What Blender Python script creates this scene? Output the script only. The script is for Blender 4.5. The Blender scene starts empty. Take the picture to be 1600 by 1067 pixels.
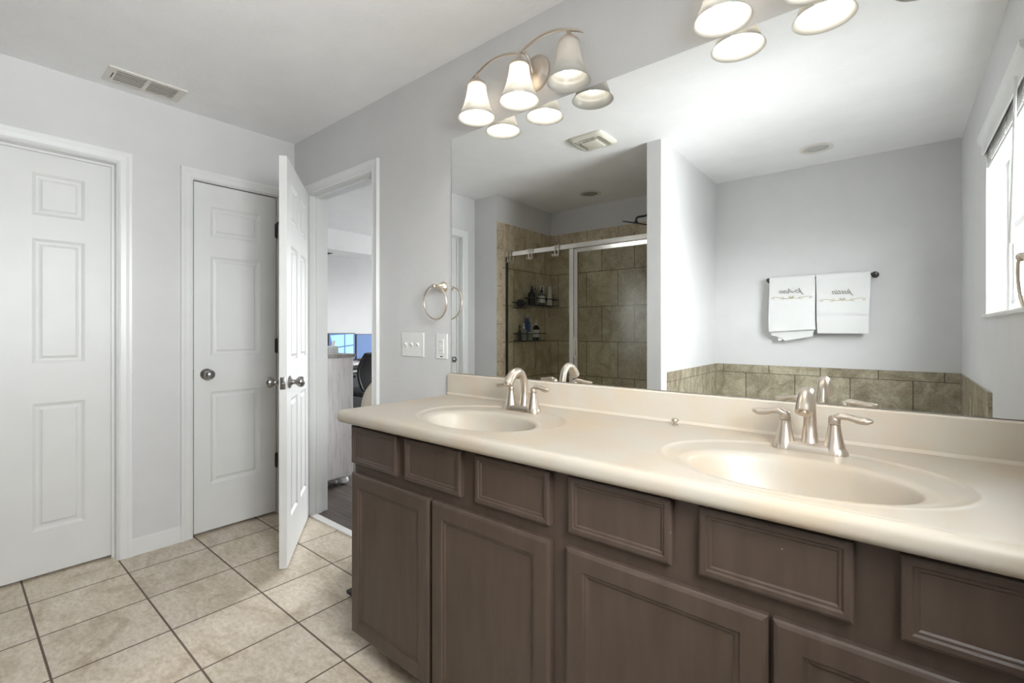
import bpy, bmesh, math, random
from mathutils import Vector, Matrix
random.seed(4)
S = bpy.context.scene
C = S.collection
PI = math.pi
# ------------------------------------------------------------------ camera, world, exposure
cam_d = bpy.data.cameras.new('camera'); cam = bpy.data.objects.new('camera', cam_d); C.objects.link(cam)
cam.location = (3.093, -1.48, 1.18)
cam.rotation_euler = (PI/2, 0, math.atan2(600, 729.5))
cam_d.sensor_fit = 'HORIZONTAL'; cam_d.sensor_width = 36; cam_d.lens = 729.5/1600*36
cam_d.shift_y = -17/1600; cam_d.clip_start = .02
S.camera = cam
S.view_settings.view_transform = 'Standard'; S.view_settings.look = 'None'
S.view_settings.gamma = 1; S.view_settings.use_curve_mapping = False
S.view_settings.exposure = 0.2
BULB = 60.0; DOME = 42.0; GROUND = 8.0; LOBE = 46.0; LOBE_POWER = 14
w = bpy.data.worlds.new('sky'); S.world = w; w.use_nodes = True
bg = w.node_tree.nodes['Background']
# environment outside the windows: soft sky, dim ground, plus an added bright lobe low at +x to brighten the left doors and ceiling
def wn(t, op=None, **kw):
    n = w.node_tree.nodes.new(t)
    if op: n.operation = op
    return n
lk = w.node_tree.links.new
_tc = wn('ShaderNodeTexCoord'); _sp = wn('ShaderNodeSeparateXYZ'); lk(_tc.outputs['Generated'], _sp.inputs[0])
_up = wn('ShaderNodeMapRange'); _up.inputs[1].default_value = -.06; _up.inputs[2].default_value = .06; _up.inputs[3].default_value = GROUND; _up.inputs[4].default_value = DOME
lk(_sp.outputs[2], _up.inputs[0])
_mx = wn('ShaderNodeMath', 'MAXIMUM'); _mx.inputs[1].default_value = 0; 
_vd = wn('ShaderNodeVectorMath', 'DOT_PRODUCT'); _vd.inputs[1].default_value = (.962, 0, -.272); lk(_tc.outputs['Generated'], _vd.inputs[0])
lk(_vd.outputs['Value'], _mx.inputs[0])
_pw = wn('ShaderNodeMath', 'POWER'); _pw.inputs[1].default_value = LOBE_POWER; lk(_mx.outputs[0], _pw.inputs[0])
_ml = wn('ShaderNodeMath', 'MULTIPLY_ADD'); _ml.inputs[1].default_value = LOBE; lk(_pw.outputs[0], _ml.inputs[0]); lk(_up.outputs[0], _ml.inputs[2])
lk(_ml.outputs[0], bg.inputs[1]); bg.inputs[0].default_value = (.985, .985, 1, 1)

# ------------------------------------------------------------------ materials
def new_mat(name):
    m = bpy.data.materials.new(name); m.use_nodes = True
    nt = m.node_tree
    return m, nt, nt.nodes['Principled BSDF'], nt.nodes['Material Output']
def node(nt, t, **kw):
    n = nt.nodes.new(t)
    for k, v in kw.items(): setattr(n, k, v)
    return n
def bump(nt, b, height, strength, dist=.002):
    n = node(nt, 'ShaderNodeBump'); n.inputs['Strength'].default_value = strength; n.inputs['Distance'].default_value = dist
    nt.links.new(height, n.inputs['Height']); nt.links.new(n.outputs[0], b.inputs['Normal']); return n
def coords(nt, scale=(1,1,1), loc=(0,0,0)):
    tc = node(nt, 'ShaderNodeTexCoord'); mp = node(nt, 'ShaderNodeMapping')
    mp.inputs['Scale'].default_value = scale; mp.inputs['Location'].default_value = loc
    nt.links.new(tc.outputs['Object'], mp.inputs['Vector']); return mp.outputs[0]
def noise(nt, vec, scale, detail=3, rough=.5):
    n = node(nt, 'ShaderNodeTexNoise'); n.inputs['Scale'].default_value = scale; n.inputs['Detail'].default_value = detail
    n.inputs['Roughness'].default_value = rough; nt.links.new(vec, n.inputs['Vector']); return n.outputs['Fac']
def ramp(nt, fac, stops):
    r = node(nt, 'ShaderNodeValToRGB'); els = r.color_ramp.elements
    while len(els) < len(stops): els.new(.5)
    for e, (p, c) in zip(els, stops): e.position = p; e.color = (*c, 1)
    nt.links.new(fac, r.inputs[0]); return r.outputs[0]
def mixc(nt, fac, a, b, mode='MIX'):
    m = node(nt, 'ShaderNodeMix', data_type='RGBA', blend_type=mode)
    for i, v in ((0, fac), (6, a), (7, b)):
        if hasattr(v, 'node'): nt.links.new(v, m.inputs[i])
        else: m.inputs[i].default_value = v if i == 0 else (*v, 1)
    return m.outputs[2]
def plain(name, col, rough=.5, metal=0, bs=0, bscale=80, var=0, vscale=6, spec=.5, coat=0):
    m, nt, b, o = new_mat(name)
    b.inputs['Base Color'].default_value = (*col, 1); b.inputs['Roughness'].default_value = rough
    b.inputs['Metallic'].default_value = metal; b.inputs['Specular IOR Level'].default_value = spec
    b.inputs['Coat Weight'].default_value = coat
    v = coords(nt)
    f = noise(nt, v, vscale, 4)
    k = max(var, .02)
    nt.links.new(ramp(nt, f, [(.3, tuple(c*(1-k) for c in col)), (.7, tuple(min(1, c*(1+k)) for c in col))]), b.inputs['Base Color'])
    if bs: bump(nt, b, noise(nt, v, bscale, 2), bs)
    return m
M = {}
M['wall'] = plain('grey_wall_paint', (.69,.685,.685), .75, bs=.4, bscale=100)
M['ceil'] = plain('white_textured_ceiling', (.93,.925,.925), .85, bs=1.0, bscale=42)
M['white'] = plain('white_trim_paint', (.80,.80,.79), .35)
M['doorwhite'] = plain('white_door_paint', (.77,.768,.755), .45)
M['nickel'] = plain('brushed_nickel', (.66,.585,.505), .33, 1)
M['steel'] = plain('satin_steel', (.36,.35,.34), .3, 1)
M['chrome'] = plain('polished_shower_metal', (.72,.68,.62), .25, 1)
M['black'] = plain('black_matte', (.012,.012,.013), .5)
M['dark'] = plain('dark_gap', (.02,.02,.02), .8)
M['plastic'] = plain('white_plastic', (.80,.80,.78), .35)
M['ivory'] = plain('aged_ivory_plastic', (.72,.69,.60), .4)
M['vent'] = plain('cream_vent_metal', (.74,.71,.65), .4)
M['grille'] = plain('grey_fan_grille', (.34,.33,.27), .7)
M['towel'] = plain('white_terry', (.74,.74,.735), .95, bs=.5, bscale=500)
M['gold'] = plain('gold_thread', (.50,.42,.20), .6)
M['greythread'] = plain('grey_thread', (.35,.35,.32), .7)
M['tubwhite'] = plain('white_acrylic', (.85,.85,.84), .12)
M['pouf'] = plain('cream_knit', (.60,.54,.45), .9, bs=.8, bscale=40)
M['desk'] = plain('grey_desk_laminate', (.45,.42,.40), .5)
M['mesh'] = plain('black_chair_mesh', (.02,.02,.022), .7)
M['bottleblack'] = plain('black_bottle', (.015,.015,.017), .2)
M['bottlegrey'] = plain('smoky_grey_bottle', (.16,.17,.18), .25)
M['bottleblue'] = plain('blue_plastic', (.02,.06,.20), .35)
M['bottlegreen'] = plain('grey_green_bottle', (.26,.27,.22), .3)
M['label'] = plain('white_label', (.75,.75,.72), .5)
M['teal'] = plain('pale_blue_print', (.35,.50,.62), .6)
M['seal'] = plain('grey_hardware', (.10,.095,.09), .4, 1)
M['sillstone'] = plain('white_marble_sill', (.80,.79,.76), .25, var=.05)

def tile_mat(name, axes, w_, h_, off, shift, cols, grout, mortar, rough=.3, scale=6):
    m, nt, b, o = new_mat(name)
    tc = node(nt, 'ShaderNodeTexCoord'); sp = node(nt, 'ShaderNodeSeparateXYZ'); cb = node(nt, 'ShaderNodeCombineXYZ')
    nt.links.new(tc.outputs['Object'], sp.inputs[0])
    for k in range(2):
        a = node(nt, 'ShaderNodeMath', operation='ADD'); a.inputs[1].default_value = shift[k]
        nt.links.new(sp.outputs[axes[k]], a.inputs[0]); nt.links.new(a.outputs[0], cb.inputs[k])
    br = node(nt, 'ShaderNodeTexBrick'); br.offset = off; br.offset_frequency = 2; br.squash = 1
    nt.links.new(cb.outputs[0], br.inputs['Vector'])
    br.inputs['Scale'].default_value = 1; br.inputs['Brick Width'].default_value = w_; br.inputs['Row Height'].default_value = h_
    br.inputs['Mortar Size'].default_value = mortar; br.inputs['Mortar Smooth'].default_value = .1; br.inputs['Bias'].default_value = 0
    br.inputs['Color1'].default_value = (.92,.92,.92,1); br.inputs['Color2'].default_value = (1.06,1.06,1.06,1); br.inputs['Mortar'].default_value = (1,1,1,1)
    v = coords(nt, (1, 1.7, 1))
    wn = node(nt, 'ShaderNodeTexNoise'); wn.inputs['Scale'].default_value = scale; wn.inputs['Detail'].default_value = 8
    wn.inputs['Roughness'].default_value = .62; wn.inputs['Distortion'].default_value = 1.1; nt.links.new(v, wn.inputs['Vector'])
    col = ramp(nt, wn.outputs['Fac'], [(.28, cols[0]), (.48, cols[1]), (.62, cols[2]), (.8, cols[1])])
    fine = ramp(nt, noise(nt, v, scale*9, 6, .7), [(.35, (.80,.77,.70)), (.6, (1.05,1.05,1.05))])
    col = mixc(nt, 1.0, col, fine, 'MULTIPLY')
    col = mixc(nt, 1.0, col, br.outputs['Color'], 'MULTIPLY')
    col = mixc(nt, br.outputs['Fac'], col, grout)
    nt.links.new(col, b.inputs['Base Color'])
    inv = node(nt, 'ShaderNodeMath', operation='SUBTRACT'); inv.inputs[0].default_value = 1; nt.links.new(br.outputs['Fac'], inv.inputs[1])
    bump(nt, b, inv.outputs[0], .6, .002)
    rr = node(nt, 'ShaderNodeMath', operation='MULTIPLY_ADD'); rr.inputs[1].default_value = .5; rr.inputs[2].default_value = rough
    nt.links.new(br.outputs['Fac'], rr.inputs[0]); nt.links.new(rr.outputs[0], b.inputs['Roughness'])
    return m
FT = ((.50,.405,.30), (.69,.60,.485), (.79,.70,.60))
M['floor'] = tile_mat('beige_stone_floor_tile', (0,1), .3395, .3395, 0, (-.2075+3.395, .911+3.395), FT, (.17,.125,.095), .0038, .35, 4)
ST = ((.38,.305,.205), (.56,.47,.345), (.68,.59,.45))
GR = (.12,.095,.06)
M['st_back'] = tile_mat('shower_tile_back', (0,2), .3395, .3445, .5, (-.711+3.395, -1.072+3.445), ST, GR, .003, .3, 5)
M['st_side'] = tile_mat('shower_tile_side', (1,2), .3395, .3445, .5, (1.975+3.395, -1.072+3.445), ST, GR, .003, .3, 5)
M['st_brd_h'] = tile_mat('shower_border_x', (0,2), .3395, 2, 0, (-.717+3.395, .5), ST, GR, .002, .3, 5)
M['st_brd_y'] = tile_mat('shower_border_y', (1,2), .3395, 2, 0, (1.9+3.395, .5), ST, GR, .002, .3, 5)
M['st_brd_v'] = tile_mat('shower_border_z', (2,1), .3465, 4, 0, (-.895+3.465, 2.0), ST, GR, .002, .3, 5)
TT = ((.24,.20,.145), (.37,.325,.24), (.50,.455,.35))
M['tt_top'] = tile_mat('tub_tile_top_x', (0,2), .3395, 2, 0, (-1.979+3.395, .5), TT, (.07,.055,.04), .0028, .2, 7)
M['tt_low'] = tile_mat('tub_tile_low_x', (0,2), .3435, 2, 0, (-2.151+3.435, .5), TT, (.07,.055,.04), .0028, .2, 7)
M['tt_top_y'] = tile_mat('tub_tile_top_y', (1,2), .3395, 2, 0, (1.8+3.395, .5), TT, (.07,.055,.04), .0028, .2, 7)
M['tt_low_y'] = tile_mat('tub_tile_low_y', (1,2), .3395, 2, 0, (1.95+3.395, .5), TT, (.07,.055,.04), .0028, .2, 7)

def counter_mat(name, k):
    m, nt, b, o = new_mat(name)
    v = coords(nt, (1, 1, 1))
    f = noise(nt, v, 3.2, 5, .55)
    col = ramp(nt, f, [(p_, tuple(c_*k for c_ in q_)) for p_, q_ in ((.3, (.57,.455,.33)), (.5, (.56,.51,.435)), (.72, (.59,.47,.335)))])  # tan stops also put the warm cast of the bulbs into the colour
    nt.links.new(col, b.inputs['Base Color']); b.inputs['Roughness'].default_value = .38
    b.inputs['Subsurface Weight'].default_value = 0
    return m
M['counter'] = counter_mat('cream_cultured_marble_darkened', .84); M['backsplash'] = counter_mat('cream_cultured_marble_lightened', 1.06)  # same marble: top darkened, backsplash lightened to even out the light
def cab_mat():
    m, nt, b, o = new_mat('espresso_painted_wood')
    v = coords(nt)
    col = ramp(nt, noise(nt, coords(nt, (6,6,.8)), 6, 5), [(.3, (.066,.044,.033)), (.7, (.088,.061,.047))])
    sp = ramp(nt, noise(nt, v, 55, 2), [(.775, (0,0,0)), (.80, (1,1,1))])
    col = mixc(nt, sp, col, (.33,.29,.25))
    nt.links.new(col, b.inputs['Base Color']); b.inputs['Roughness'].default_value = .38
    bump(nt, b, noise(nt, v, 120, 2), .08)
    return m
M['cab'] = cab_mat()
def wood_floor():
    m, nt, b, o = new_mat('grey_brown_plank_floor')
    v = coords(nt, (1.2, 14, 1))
    col = ramp(nt, noise(nt, v, 3, 6, .6), [(.3, (.045,.034,.028)), (.7, (.14,.115,.10))])
    tc = coords(nt)
    br = node(nt, 'ShaderNodeTexBrick'); br.inputs['Scale'].default_value = 1; br.inputs['Brick Width'].default_value = 1.1; br.inputs['Row Height'].default_value = .15
    br.inputs['Mortar Size'].default_value = .002; br.inputs['Color1'].default_value = (.8,.8,.8,1); br.inputs['Color2'].default_value = (1.15,1.15,1.15,1); br.inputs['Mortar'].default_value = (.4,.4,.4,1)
    nt.links.new(tc, br.inputs['Vector'])
    nt.links.new(mixc(nt, 1.0, col, br.outputs['Color'], 'MULTIPLY'), b.inputs['Base Color']); b.inputs['Roughness'].default_value = .4
    return m
M['wood'] = wood_floor()
def whitewash():
    m, nt, b, o = new_mat('whitewashed_wood_grain')
    v = coords(nt, (9, 9, .9))
    col = ramp(nt, noise(nt, v, 5, 7, .65), [(.28, (.54,.50,.485)), (.5, (.74,.71,.70)), (.7, (.80,.78,.77))])
    nt.links.new(col, b.inputs['Base Color']); b.inputs['Roughness'].default_value = .6
    return m
M['ww'] = whitewash()
M['wwtop'] = plain('grey_driftwood', (.33,.30,.28), .5, var=.25, vscale=20)
def mirror_mat():
    m, nt, b, o = new_mat('silvered_glass')
    b.inputs['Base Color'].default_value = (.90,.915,.91,1); b.inputs['Metallic'].default_value = 1; b.inputs['Roughness'].default_value = 0
    return m
M['mirror'] = mirror_mat()
def clear_glass(name, tint, gl=.07, rgh=.02):
    m, nt, b, o = new_mat(name)
    nt.nodes.remove(b)
    t = node(nt, 'ShaderNodeBsdfTransparent'); t.inputs[0].default_value = (*tint, 1)
    g = node(nt, 'ShaderNodeBsdfGlossy'); g.inputs['Roughness'].default_value = rgh
    mx = node(nt, 'ShaderNodeMixShader'); mx.inputs[0].default_value = gl
    nt.links.new(t.outputs[0], mx.inputs[1]); nt.links.new(g.outputs[0], mx.inputs[2]); nt.links.new(mx.outputs[0], o.inputs[0])
    return m
M['sglass'] = clear_glass('clear_shower_glass', (.90,.91,.88), .006, .2)
M['wglass'] = clear_glass('window_pane_glass', (.96,.98,.98), .05)
def shade_mat():
    m, nt, b, o = new_mat('frosted_glass_shade')
    nt.nodes.remove(b)
    t = node(nt, 'ShaderNodeBsdfTransparent'); t.inputs[0].default_value = (1,.98,.95,1)
    d = node(nt, 'ShaderNodeBsdfDiffuse'); d.inputs[0].default_value = (.86,.85,.81,1)
    l = node(nt, 'ShaderNodeBsdfTranslucent'); l.inputs[0].default_value = (.36,.35,.33,1)
    g = node(nt, 'ShaderNodeBsdfGlossy'); g.inputs['Roughness'].default_value = .25
    a = node(nt, 'ShaderNodeMixShader'); a.inputs[0].default_value = .5
    nt.links.new(d.outputs[0], a.inputs[1]); nt.links.new(l.outputs[0], a.inputs[2])
    c = node(nt, 'ShaderNodeMixShader'); c.inputs[0].default_value = .06
    nt.links.new(a.outputs[0], c.inputs[1]); nt.links.new(g.outputs[0], c.inputs[2])
    e = node(nt, 'ShaderNodeMixShader'); e.inputs[0].default_value = .06
    nt.links.new(c.outputs[0], e.inputs[1]); nt.links.new(t.outputs[0], e.inputs[2])
    nt.links.new(e.outputs[0], o.inputs[0])
    return m
M['shade'] = shade_mat()
def emit(name, col, s):
    m, nt, b, o = new_mat(name)
    b.inputs['Base Color'].default_value = (*col, 1); b.inputs['Emission Color'].default_value = (*col, 1); b.inputs['Emission Strength'].default_value = s
    return m
M['bulb'] = emit('lit_bulb', (1,.93,.84), BULB)
M['bulbdim'] = emit('dim_bulb', (1,.93,.82), 7.0)
M['lens'] = plain('milky_light_lens', (.55,.54,.51), .4)
M['scrdark'] = emit('blue_screen_glow', (.035,.09,.23), .55)
M['scrlight'] = emit('light_blue_screen_panes', (.22,.42,.75), .6)

# ------------------------------------------------------------------ geometry helpers
def box(bm, x0, x1, y0, y1, z0, z1, bev=0, seg=2):
    vs = [bm.verts.new((x, y, z)) for x in (x0, x1) for y in (y0, y1) for z in (z0, z1)]
    fs = [bm.faces.new([vs[i] for i in q]) for q in ((0,1,3,2),(4,6,7,5),(0,4,5,1),(2,3,7,6),(0,2,6,4),(1,5,7,3))]
    if bev:
        es = list({e for f in fs for e in f.edges})
        bmesh.ops.bevel(bm, geom=es, offset=bev, segments=seg, profile=.5, affect='EDGES')
def lathe(bm, prof, seg=32, mat=None, cap=True, sx=1, sy=1):
    mat = mat or Matrix()
    rings = []
    for r, z in prof:
        rings.append([bm.verts.new(mat @ Vector((r*math.cos(2*PI*k/seg)*sx, r*math.sin(2*PI*k/seg)*sy, z))) for k in range(seg)])
    for a, b in zip(rings, rings[1:]):
        for k in range(seg): bm.faces.new((a[k], a[(k+1) % seg], b[(k+1) % seg], b[k]))
    if cap:
        bm.faces.new(rings[0][::-1]); bm.faces.new(rings[-1])
def tube(bm, pts, rad, seg=12, cap=True, sx=1, closed=False):
    pts = [Vector(p) for p in pts]; n = len(pts)
    if not hasattr(rad, '__len__'): rad = [rad]*n
    t = [((pts[(i+1) % n] - pts[i-1]) if closed else (pts[min(i+1, n-1)] - pts[max(i-1, 0)])).normalized() for i in range(n)]
    up = Vector((0,0,1)) if abs(t[0].z) < .9 else Vector((0,1,0))
    u = t[0].cross(up).normalized(); rings = []
    for i in range(n):
        u = (u - t[i]*u.dot(t[i])).normalized(); v = t[i].cross(u)
        rings.append([bm.verts.new(pts[i] + (u*math.cos(2*PI*k/seg)*sx + v*math.sin(2*PI*k/seg))*rad[i]) for k in range(seg)])
    prs = list(zip(rings, rings[1:])) + ([(rings[-1], rings[0])] if closed else [])
    for a, b in prs:
        for k in range(seg): bm.faces.new((a[k], a[(k+1) % seg], b[(k+1) % seg], b[k]))
    if cap and not closed: bm.faces.new(rings[0][::-1]); bm.faces.new(rings[-1])
def smooth_pts(pts, n=8):
    pts = [Vector(p) for p in pts]; out = []
    for i in range(len(pts)-1):
        p0 = pts[max(i-1,0)]; p1 = pts[i]; p2 = pts[i+1]; p3 = pts[min(i+2, len(pts)-1)]
        for k in range(n):
            t = k/n
            out.append(.5*((2*p1)+(-p0+p2)*t+(2*p0-5*p1+4*p2-p3)*t*t+(-p0+3*p1-3*p2+p3)*t**3))
    return out + [pts[-1]]
def lerp_list(a, n):
    out = []
    for i in range(n):
        f = i/(n-1)*(len(a)-1); k = min(int(f), len(a)-2); out.append(a[k]+(a[k+1]-a[k])*(f-k))
    return out
def obj(name, bm, mat, parent=None, loc=None, rot=None, smooth=False):
    if not hasattr(bm, 'verts'): raise ValueError
    bmesh.ops.recalc_face_normals(bm, faces=bm.faces[:])
    me = bpy.data.meshes.new(name); bm.to_mesh(me); bm.free()
    for mm in (mat if isinstance(mat, (list, tuple)) else [mat]): me.materials.append(mm)
    if smooth:
        me.polygons.foreach_set('use_smooth', [True]*len(me.polygons))
        me.set_sharp_from_angle(angle=math.radians(40))
    o = bpy.data.objects.new(name, me); C.objects.link(o)
    if parent: o.parent = parent
    if loc: o.location = loc
    if rot: o.rotation_euler = rot
    return o
def B(): return bmesh.new()
def mk(name, fn, mat, parent=None, **kw):
    bm = B(); fn(bm); return obj(name, bm, mat, parent, **kw)
def thing(name, label, cat, loc=(0,0,0), rot=(0,0,0), group=None):
    o = bpy.data.objects.new(name, None); C.objects.link(o); o.location = loc; o.rotation_euler = rot
    o.empty_display_size = .1
    o['label'] = label; o['category'] = cat
    if group: o['group'] = group
    return o
def tag(o, label, cat, group=None):
    o['label'] = label; o['category'] = cat
    if group: o['group'] = group
    return o
def struct(o, label=None):
    o['kind'] = 'structure'
    if label: o['label'] = label
    return o
def empty_struct(name, label, loc=(0,0,0), rot=(0,0,0)):
    o = bpy.data.objects.new(name, None); C.objects.link(o); o.location = loc; o.rotation_euler = rot; return struct(o, label)
def dup(root, loc, rot=None, label=None, group=None):
    r = root.copy(); C.objects.link(r); r.location = loc
    if rot: r.rotation_euler = rot
    if label: r['label'] = label
    if group: r['group'] = group
    for ch in list(root.children):
        c = ch.copy(); C.objects.link(c); c.parent = r
        for g in list(ch.children):
            d = g.copy(); C.objects.link(d); d.parent = c
    return r
def boxes(name, lst, mat, label=None, bev=0):
    bm = B()
    for b_ in lst: box(bm, *b_, bev=bev)
    return struct(obj(name, bm, mat), label)

# ------------------------------------------------------------------ room shell
H = 2.42
boxes('floor', [(-.95, 3.42, -2.68, -.004, -.08, 0)], M['floor'], 'beige stone tiled bathroom floor with brown grout')
boxes('floor_office', [(-2.72, 2.4, .042, 3.4, -.08, -.002)], M['wood'], 'grey brown plank floor of the room past the doorway')
boxes('ceiling', [(-2.84, 3.56, -2.8, 3.52, H, H+.1)], M['ceil'], 'white knockdown textured ceiling')
# back wall carrying the mirror; doorway x .205-.895
boxes('wall_mirror_side', [(-2.72, .19, 0, .115, -.08, H), (.91, 3.42, 0, .115, -.08, H), (.19, .91, 0, .115, 2.055, H)], M['wall'], 'light grey wall holding the mirror and the open doorway')
# left wall, closet opening y -.594..-.10, water closet opening y -1.645..-.903
boxes('wall_left', [(-.115, 0, -.10, 0, 0, H), (-.115, 0, -.903, -.594, 0, H), (-.115, 0, -1.735, -1.583, 0, H),
                    (-.115, 0, -.594, -.10, 2.055, H), (-.115, 0, -1.583, -.903, 2.055, H)], M['wall'], 'light grey wall with the two closed white doors')
boxes('wall_shower_end', [(-.115, .277, -2.6, -1.735, 0, H)], M['wall'], 'grey wall return beside the shower')
boxes('wall_rear', [(-.95, 1.868, -2.8, -2.608, 0, H), (1.868, 3.42, -2.8, -2.68, 0, H)], M['wall'], 'grey wall behind the tub and shower')
boxes('wall_partition', [(1.825, 1.92, -2.68, -1.475, 0, H)], M['wall'], 'grey partition wall between shower and tub')
WY0, WY1, WZ0, WZ1 = -1.646, -.72, 1.239, 2.06
boxes('wall_right', [(3.42, 3.56, -2.8, WY0, 0, H), (3.42, 3.56, WY1, .115, 0, H), (3.42, 3.56, WY0, WY1, 0, WZ0), (3.42, 3.56, WY0, WY1, WZ1, H)], M['wall'], 'grey wall with the window')
boxes('wall_closet_light_block', [(-1.0, -.95, -2.8, 0, -.08, H), (-.95, -.115, -.90, -.85, 0, H)], M['wall'], 'unseen closet walls added behind the white doors to block stray daylight')  # added to stop sky light leaking through the door gaps
boxes('wall_office_left', [(-2.84, -2.72, 0, 3.52, -.08, H)], M['wall'], 'pale wall behind the office desk')
boxes('wall_office_right', [(2.4, 2.5, .115, 3.4, -.08, H)], M['wall'])
OX0, OX1, OZ0, OZ1 = -1.3, -.1, .75, 2.05
boxes('wall_office_back', [(-2.72, OX0, 3.4, 3.52, -.08, H), (OX1, 2.5, 3.4, 3.52, -.08, H), (OX0, OX1, 3.4, 3.52, -.08, OZ0), (OX0, OX1, 3.4, 3.52, OZ1, H)], M['wall'])
boxes('ceiling_soffit', [(-2.72, -2.22, .115, 3.4, 2.174, H)], M['ceil'], 'white boxed soffit above the office desk')

# shower and tub tile
def tiles(name, lst, mat, label=None): return boxes(name, lst, mat, label)
tiles('wall_shower_tile_side', [(.277, .285, -2.6, -1.808, 0, 2.099)], M['st_side'], 'brown stone tile on the shower end wall')
tiles('wall_shower_tile_rear', [(.277, 1.825, -2.608, -2.6, 0, 2.099)], M['st_back'], 'brown stone tile on the shower rear wall')
tiles('wall_shower_tile_partition', [(1.817, 1.825, -2.6, -1.74, 0, 2.175)], M['st_side'])
tiles('trim_shower_border_rear', [(.277, 1.825, -2.6085, -2.598, 2.099, 2.175)], M['st_brd_h'])
tiles('trim_shower_border_side', [(.277, .287, -2.6, -1.808, 2.099, 2.175)], M['st_brd_y'])
bm = B()
box(bm, .277, .287, -1.808, -1.733, 0, 2.175, .003)
struct(obj('trim_shower_border_edge', bm, M['st_brd_v']), 'vertical brown tile edging at the shower opening')
tiles('wall_tub_tile_rear_top', [(1.92, 3.42, -2.68, -2.670, .8425, .905)], M['tt_top'], 'narrow brown tile course behind the tub')
tiles('wall_tub_tile_rear_low', [(1.92, 3.42, -2.68, -2.671, .5, .8385)], M['tt_low'], 'large brown stone tiles behind the tub')
tiles('wall_tub_tile_partition', [(1.92, 1.929, -2.671, -1.574, .5, .8385)], M['tt_low_y'])
tiles('wall_tub_tile_partition_top', [(1.92, 1.930, -2.671, -1.574, .8425, .905)], M['tt_top_y'])
tiles('wall_tub_tile_right', [(3.411, 3.42, -2.671, -1.455, .5, .8385)], M['tt_low_y'])
tiles('wall_tub_tile_right_top', [(3.410, 3.42, -2.671, -1.455, .8425, .905)], M['tt_top_y'])

M['grout'] = plain('dark_brown_grout', (.07,.055,.04), .8)
boxes('trim_tub_grout', [(1.92, 3.42, -2.68, -2.6725, .8385, .8425), (1.92, 1.9275, -2.6725, -1.574, .8385, .8425), (3.4125, 3.42, -2.6725, -1.455, .8385, .8425)], M['grout'])
# door casings ------------------------------------------------------------
CP = [(.004, 0), (.004, .009), (.012, .013), (.016, .011), (.036, .013), (.048, .017), (.060, .018), (.062, .014), (.062, 0)]
def casing(bm, a0, a1, ztop, place):
    # U-shaped mitred casing; place(a, out, z) -> xyz
    st = []
    for k in range(4):
        ring = []
        for u, v in CP:
            if k == 0: p = (a0-u, v, 0)
            elif k == 1: p = (a0-u, v, ztop+u)
            elif k == 2: p = (a1+u, v, ztop+u)
            else: p = (a1+u, v, 0)
            ring.append(bm.verts.new(place(*p)))
        st.append(ring)
    for a, b_ in zip(st, st[1:]):
        for k in range(len(CP)-1): bm.faces.new((a[k], a[k+1], b_[k+1], b_[k]))
def jamb(bm, a0, a1, ztop, d0, d1, place, t=.015, stop=None):
    def bx(u0, u1, v0, v1, z0, z1):
        p = place(u0, v0, z0); q = place(u1, v1, z1)
        box(bm, min(p[0],q[0]), max(p[0],q[0]), min(p[1],q[1]), max(p[1],q[1]), z0, z1)
    bx(a0-t, a0, d0, d1, 0, ztop); bx(a1, a1+t, d0, d1, 0, ztop); bx(a0-t, a1+t, d0, d1, ztop, ztop+t)
    if stop:
        s0, s1 = stop
        bx(a0, a0+.011, s0, s1, 0, ztop-.011); bx(a1-.011, a1, s0, s1, 0, ztop-.011); bx(a0, a1, s0, s1, ztop-.011, ztop)
def pl_left(a, out, z): return (out, a, z)
def pl_back(a, out, z): return (a, -out, z)
for nm, pl, a0, a1, zt, st, lb in (('trim_1', pl_left, -1.568, -.918, 2.04, (-.064, -.052), 'white casing around the left door'),
                             ('trim_2', pl_left, -.580, -.113, 2.041, (-.055, -.043), 'white casing around the narrow closet door'),
                             ('trim_3', pl_back, .205, .895, 2.041, (-.075, -.040), 'white casing around the open doorway')):
    bm = B(); casing(bm, a0, a1, zt, pl); jamb(bm, a0, a1, zt, -.115, 0.0, pl, stop=st); struct(obj(nm, bm, M['white']), lb)
bm = B(); casing(bm, .205, .895, 2.041, lambda a, o, z: (a, .115+o, z)); struct(obj('trim_4', bm, M['white']))
# marble threshold
boxes('trim_5', [(.19, .91, -.004, .042, -.02, .006)], M['sillstone'], 'white marble threshold strip at the doorway', bev=.002)
# baseboards
def basebd(name, x0, x1, y0, y1, label=None):
    bm = B(); box(bm, x0, x1, y0, y1, 0, .075); 
    dx, dy = (.005, 0) if x1-x0 < y1-y0 else (0, .005)
    box(bm, x0+(0 if x0 == 0 else dx), x1-(dx if x0 == 0 else 0), y0+(dy if y1 == 0 else 0), y1-(0 if y1 == 0 else dy), .075, .09)
    return struct(obj(name, bm, M['white']), label)
basebd('baseboard_left', 0, .013, -.856, -.642, 'white baseboard between the two closed doors')
basebd('baseboard_mirror_side', .957, 1.56, -.013, 0)
basebd('baseboard_shower_end', .013, .277, -1.748, -1.735)
basebd('baseboard_right', 3.407, 3.42, -1.45, -.60)

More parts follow.
